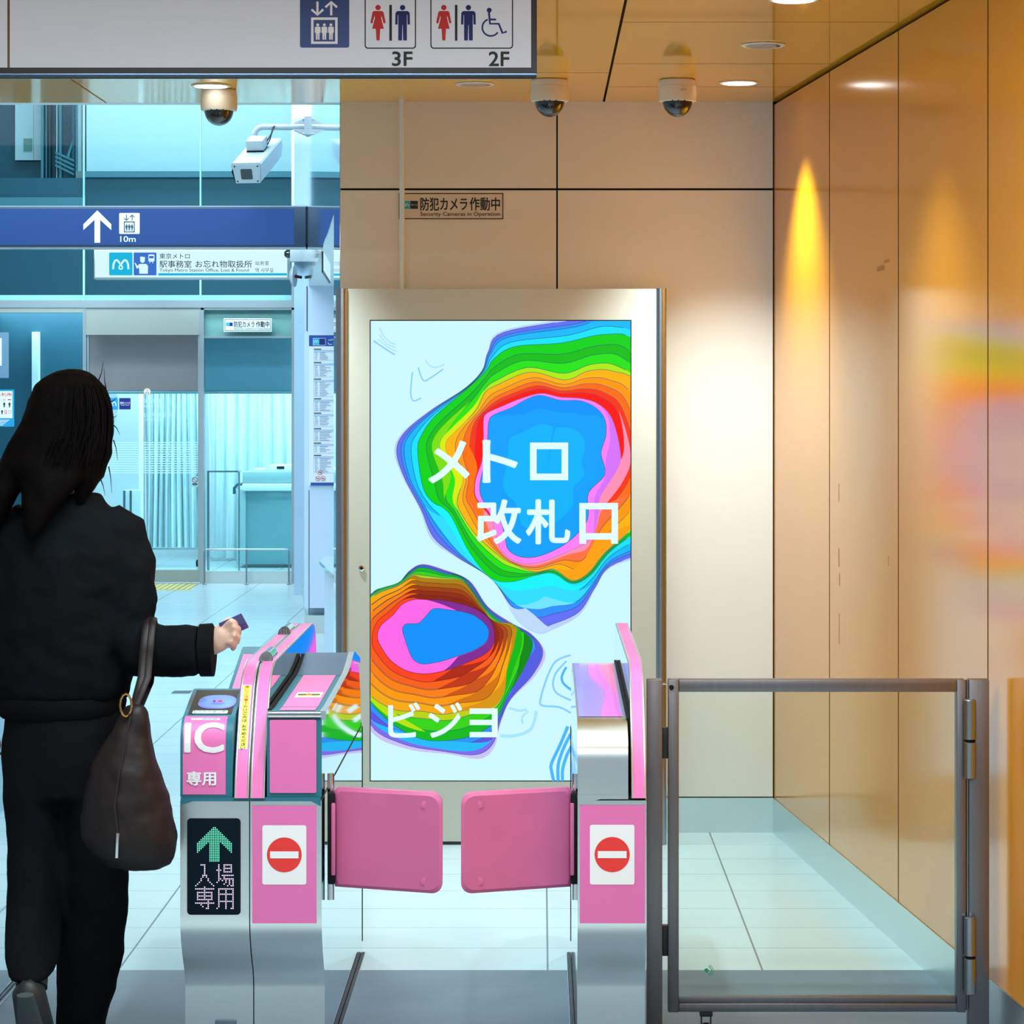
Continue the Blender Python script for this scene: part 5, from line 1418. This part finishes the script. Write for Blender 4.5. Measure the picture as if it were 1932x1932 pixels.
b.tube([pp(175, 1420, 0), pp(170, 1650, 0.02), pp(158, 1940, 0.02)], [0.085, 0.055, 0.036], M_skin, 14)
b.tube([pp(70, 1420, 0), pp(70, 1600, -0.02), pp(66, 1700, -0.07), pp(60, 1780, -0.17), pp(56, 1850, -0.25)], [0.085, 0.055, 0.05, 0.042, 0.036], M_skin, 14)
# raised right hand: palm, four curled fingers, thumb
hp = -0.055
b.tube([pp(395, 1222, -0.05), pp(409, 1212, hp), pp(424, 1198, hp), pp(431, 1190, hp)], [0.023, 0.027, 0.031, 0.024], M_skin, 14, flat=0.6)
for q, (a0, a1, a2, a3) in enumerate((((424, 1182), (437, 1172), (447, 1172), (452, 1180)), ((429, 1189), (442, 1183), (450, 1187), (451, 1196)), ((430, 1199), (442, 1197), (449, 1203), (447, 1212)), ((426, 1210), (436, 1211), (442, 1217), (439, 1225)))):
    dd = hp - 0.004
    b.tube([pp(*a0, dd), pp(*a1, dd - 0.012), pp(*a2, dd + 0.006), pp(*a3, dd + 0.022)], [0.0095, 0.0092, 0.0085, 0.0075][:4], M_skin, 8)
b.tube([pp(410, 1200, hp + 0.005), pp(417, 1184, hp + 0.022), pp(428, 1172, hp + 0.03), pp(437, 1168, hp + 0.03)], [0.012, 0.011, 0.0095, 0.008], M_skin, 8)
body = shell(b, 'body', PE, 0.0042, 3)
# eyes and lips are facing away but built
b = MB()
for s in (-1, 1): b = MB(); b.ball((hx + 0.008 + s * 0.03, YP + 0.098, Z(793, YP)), 0.013, 0.008, 0.008, M_whitep, 12); b.ball((hx + 0.008 + s * 0.03, YP + 0.104, Z(793, YP)), 0.006, 0.004, 0.006, M_black, 10); b.build('eye', PE)
# jacket
b = MB()
rings = [(1318, 116, 124, .115), (1290, 116, 132, .125), (1200, 118, 141, .128), (1100, 121, 146, .125), (1040, 122, 142, .118), (1000, 124, 122, .108), (975, 127, 98, .095), (950, 131, 66, .078), (932, 133, 56, .068)]
b.loft([(X(c, YP), YP, Z(y, YP), h * k_, ry) for y, c, h, ry in rings], M_jkt, 32)
b.tube([pp(196, 985, 0), pp(222, 1005, -0.005), pp(236, 1060, -0.01), pp(242, 1140, -0.02), pp(236, 1195, -0.03), pp(262, 1226, -0.04), pp(310, 1230, -0.045), pp(345, 1229, -0.05), pp(378, 1227, -0.05)],
       [0.055, 0.066, 0.069, 0.069, 0.068, 0.068, 0.064, 0.062, 0.060], M_jkt, 18)
b.tube([pp(60, 985, 0), pp(28, 1005, -0.005), pp(6, 1080, -0.01), pp(-8, 1180, 0.0), pp(-16, 1260, 0.05), pp(-22, 1335, 0.12)], [0.055, 0.066, 0.068, 0.066, 0.06, 0.05], M_jkt, 18)
jk = shell(b, 'jacket', PE, 0.009, 5, 0.022, 0.075)
b = MB(); b.tube([pp(374, 1227, -0.05), pp(378, 1227, -0.05), pp(402, 1226, -0.05), pp(405, 1226, -0.05)], [0.050, 0.063, 0.064, 0.052], M_hem, 20); b.build('cuff', PE, smooth=60)
b = MB(); b.loft([(X(116, YP), YP, Z(y, YP), h * k_, ry) for y, h, ry in ((1352, 112, .112), (1346, 119, .118), (1322, 123, .122), (1312, 121, .12))], M_hem, 32); b.build('hem_band', PE, smooth=60)
# trousers
b = MB()
b.loft([(X(c, YP), YP, Z(y, YP), h * k_, ry) for y, c, h, ry in ((1500, 124, 118, .12), (1440, 125, 121, .125), (1380, 125, 119, .118), (1330, 122, 114, .108))], M_trs, 28)
b.loft([(X(c, YP), YP + dy, Z(y, YP), h * k_, ry) for y, c, h, ry, dy in ((1968, 148, 46, .075, .03), (1930, 148, 46, .08, .03), (1880, 158, 56, .085, .03), (1800, 168, 62, .09, .02), (1700, 176, 66, .095, .01), (1600, 180, 65, .10, 0), (1500, 182, 62, .11, 0), (1420, 180, 60, .11, 0))], M_trs, 24)
b.loft([(X(c, YP + dy), YP + dy, Z(y, YP + dy), h * k_, ry) for y, c, h, ry, dy in ((1842, 58, 40, .075, -.24), (1815, 60, 47, .085, -.21), (1770, 62, 49, .09, -.15), (1700, 68, 52, .092, -.06), (1600, 72, 56, .10, -.02), (1500, 70, 62, .11, 0), (1420, 72, 60, .11, 0))], M_trs, 24)
shell(b, 'trousers', PE, 0.010, 5, 0.016, 0.10)
# shoes
b = MB(); xs_ = X(152, YP)
b.loft([(xs_, YP + 0.10, 0.004, 0.042, 0.125), (xs_, YP + 0.10, 0.02, 0.044, 0.128), (xs_, YP + 0.085, 0.045, 0.040, 0.108), (xs_, YP + 0.045, 0.075, 0.035, 0.06), (xs_, YP + 0.035, 0.09, 0.034, 0.045)], M_shoe, 24)
b.build('shoe', PE, smooth=60)
b = MB(); heel = pp(54, 1872, -0.30); toe = Vector((heel.x + 0.01, heel.y + 0.14, 0.012))
d = (toe - heel)
up = Vector((0, -d.z, d.y)).normalized()
b.tube([heel - up * 0.0 - d * 0.12, heel, heel + d * 0.35, heel + d * 0.7, heel + d, heel + d * 1.12], [0.012, 0.038, 0.042, 0.045, 0.036, 0.01], M_shoe, 20)
b.tube([heel + up * 0.03 + d * 0.05, heel + up * 0.08 - d * 0.02], [0.037, 0.034], M_shoe, 16)
b.tube([heel - up * 0.03 - d * 0.08, heel - up * 0.036 + d * 0.3, heel - up * 0.036 + d * 0.8, heel - up * 0.02 + d * 1.08], [0.02, 0.03, 0.036, 0.02], M_sole, 16, flat=0.45)
b.build('shoe', PE, smooth=60)
# hair
b = MB()
hr = [(697, 112, 148, .03, .01), (703, 96, 166, .06, .008), (713, 80, 182, .075, .012), (730, 66, 198, .098, .005), (755, 55, 208, .112, 0), (785, 46, 214, .118, -.004), (815, 38, 215, .118, -.01), (845, 22, 212, .115, -.02), (875, 10, 204, .108, -.035),
      (900, 14, 200, .095, -.045), (912, 40, 190, .06, -.06)]
b.loft([(X((a + c) / 2, YP), YP + dy, Z(y, YP), (c - a) / 2 * k_, ry) for y, a, c, ry, dy in hr], M_hair, 40)
for lob in ([(850, 118, 70, .05, -.085), (900, 112, 58, .045, -.105), (945, 98, 40, .034, -.122), (985, 84, 24, .022, -.134), (1012, 78, 9, .008, -.14)],
            [(770, 84, 24, .05, -.03), (850, 52, 36, .05, -.05), (900, 30, 36, .05, -.06), (945, 8, 30, .045, -.07), (990, -8, 22, .035, -.08), (1030, -16, 9, .02, -.085)],
            [(850, 180, 36, .06, -.03), (895, 176, 27, .05, -.045), (925, 168, 17, .035, -.06), (950, 160, 6, .012, -.07)]):
    b.loft([(X(c, YP), YP + dy, Z(y, YP), h * k_, ry) for y, c, h, ry, dy in lob], M_hair, 24)
hair = shell(b, 'hair', PE, 0.007, 4, 0.010, 0.05)
b = MB()
for k in range(70):
    t = random.random(); x0 = 60 + 145 * t
    pts = [pp(128 + (x0 - 128) * 0.4, 703 + 20 * abs(t - .5) ** 1.5, -0.01)]
    side = (t - 0.5) * 2
    for j in range(1, 9):
        v = j / 8; yy = 712 + v * (150 + 40 * random.random())
        row = min(hr, key=lambda r: abs(r[0] - yy)); cxr = (row[1] + row[2]) / 2; hw = (row[2] - row[1]) / 2
        a = side * 0.97; px_ = cxr + hw * a; dyy = row[4] - row[3] * math.sqrt(max(0, 1 - a * a)) - 0.002
        pts.append(pp(px_ + random.uniform(-1.5, 1.5), yy, dyy))
    b.tube(pts, [0.0012] + [0.0022] * 6 + [0.0016, 0.0006], M_hair, 5)
for (x0, y0, dx, dy_) in ((205, 760, 16, -12), (212, 800, 14, 20), (214, 830, 8, 38), (205, 880, 6, 50), (200, 735, -4, -40), (185, 720, 10, -38), (208, 790, 12, -6), (190, 905, 8, 30)):
    b.tube([pp(x0, y0, 0), pp(x0 + dx * .6, y0 + dy_ * .4, 0.0), pp(x0 + dx, y0 + dy_, -0.005)], [0.0016, 0.001, 0.0004], M_hair, 5)
b.build('hair_strands', hair)

# card in the hand
b = MB(); M_card = mat('violet_phone', (58, 52, 120), 0.25, coat=0.6)
c = pp(441, 1180, hp - 0.001); Mc = Matrix.Translation(c) @ Matrix.Rotation(math.radians(-24), 4, 'Y') @ Matrix.Rotation(math.radians(30), 4, 'X')
b.box(-0.030, 0.030, -0.003, 0.003, -0.022, 0.022, M_card, 0.002, M=Mc)
tag(b.build('card_holder', None), 'small violet card holder in the hand above the card reader', 'card')
# bag on the forearm
BG = empty('tote_bag', (X(240, 6.24), 6.24, Z(1640, 6.24)), 'dark brown leather tote bag hanging from the forearm of the walking person', 'bag')
YB_ = 6.24; kb = YB_ / F
b = MB()
br = [(1640, 272, 30, .03), (1632, 262, 62, .06), (1612, 252, 80, .078), (1580, 244, 91, .09), (1540, 239, 87, .088), (1500, 237, 79, .082), (1450, 237, 66, .07), (1400, 243, 48, .052), (1360, 251, 31, .034), (1340, 254, 22, .024), (1332, 254, 14, .016)]
b.loft([(X(c, YB_), YB_, Z(y, YB_), h * kb, ry) for y, c, h, ry in br], M_bag, 36)
shell(b, 'bag_body', BG, 0.008, 3, 0.014, 0.08)
for dx in (0, 13):
    b = MB(); b.tube([P(x + dx * min(1, max(0, (1345 - y) / 60)), y, yy) for x, y, yy in ((250, 1346, 6.24), (257, 1312, 6.30), (266, 1278, 6.362), (270, 1228, 6.368), (274, 1184, 6.39), (277, 1166, 6.455), (279, 1180, 6.52), (278, 1228, 6.54), (272, 1290, 6.48), (260, 1346, 6.26))], 0.0085, M_bag, 10, flat=0.4); b.build('strap', BG, smooth=60)
b = MB(); M_gold = mat('gold_ring', (200, 160, 110), 0.2, 1.0)
for i in range(1):
    c = P(238, 1330, YB_ - 0.03); b.tube([c + Vector((0.022 * math.cos(t * .5236) * 0.6, -0.004, 0.026 * math.sin(t * .5236))) for t in range(13)], 0.0028, M_gold, 8)
b.build('ring', BG)
b = MB(); b.tube([P(222, 1572, YB_ - 0.096), P(221, 1590, YB_ - 0.0975), P(220, 1618, YB_ - 0.092)], 0.0042, M_chrome, 10); b.build('zipper_pull', BG)
b = MB(); b.tube([P(246, 1350, YB_ - 0.04), P(226, 1450, YB_ - 0.078), P(216, 1520, YB_ - 0.094), P(222, 1575, YB_ - 0.096)], 0.0022, M_dark, 6); b.build('zipper_seam', BG)
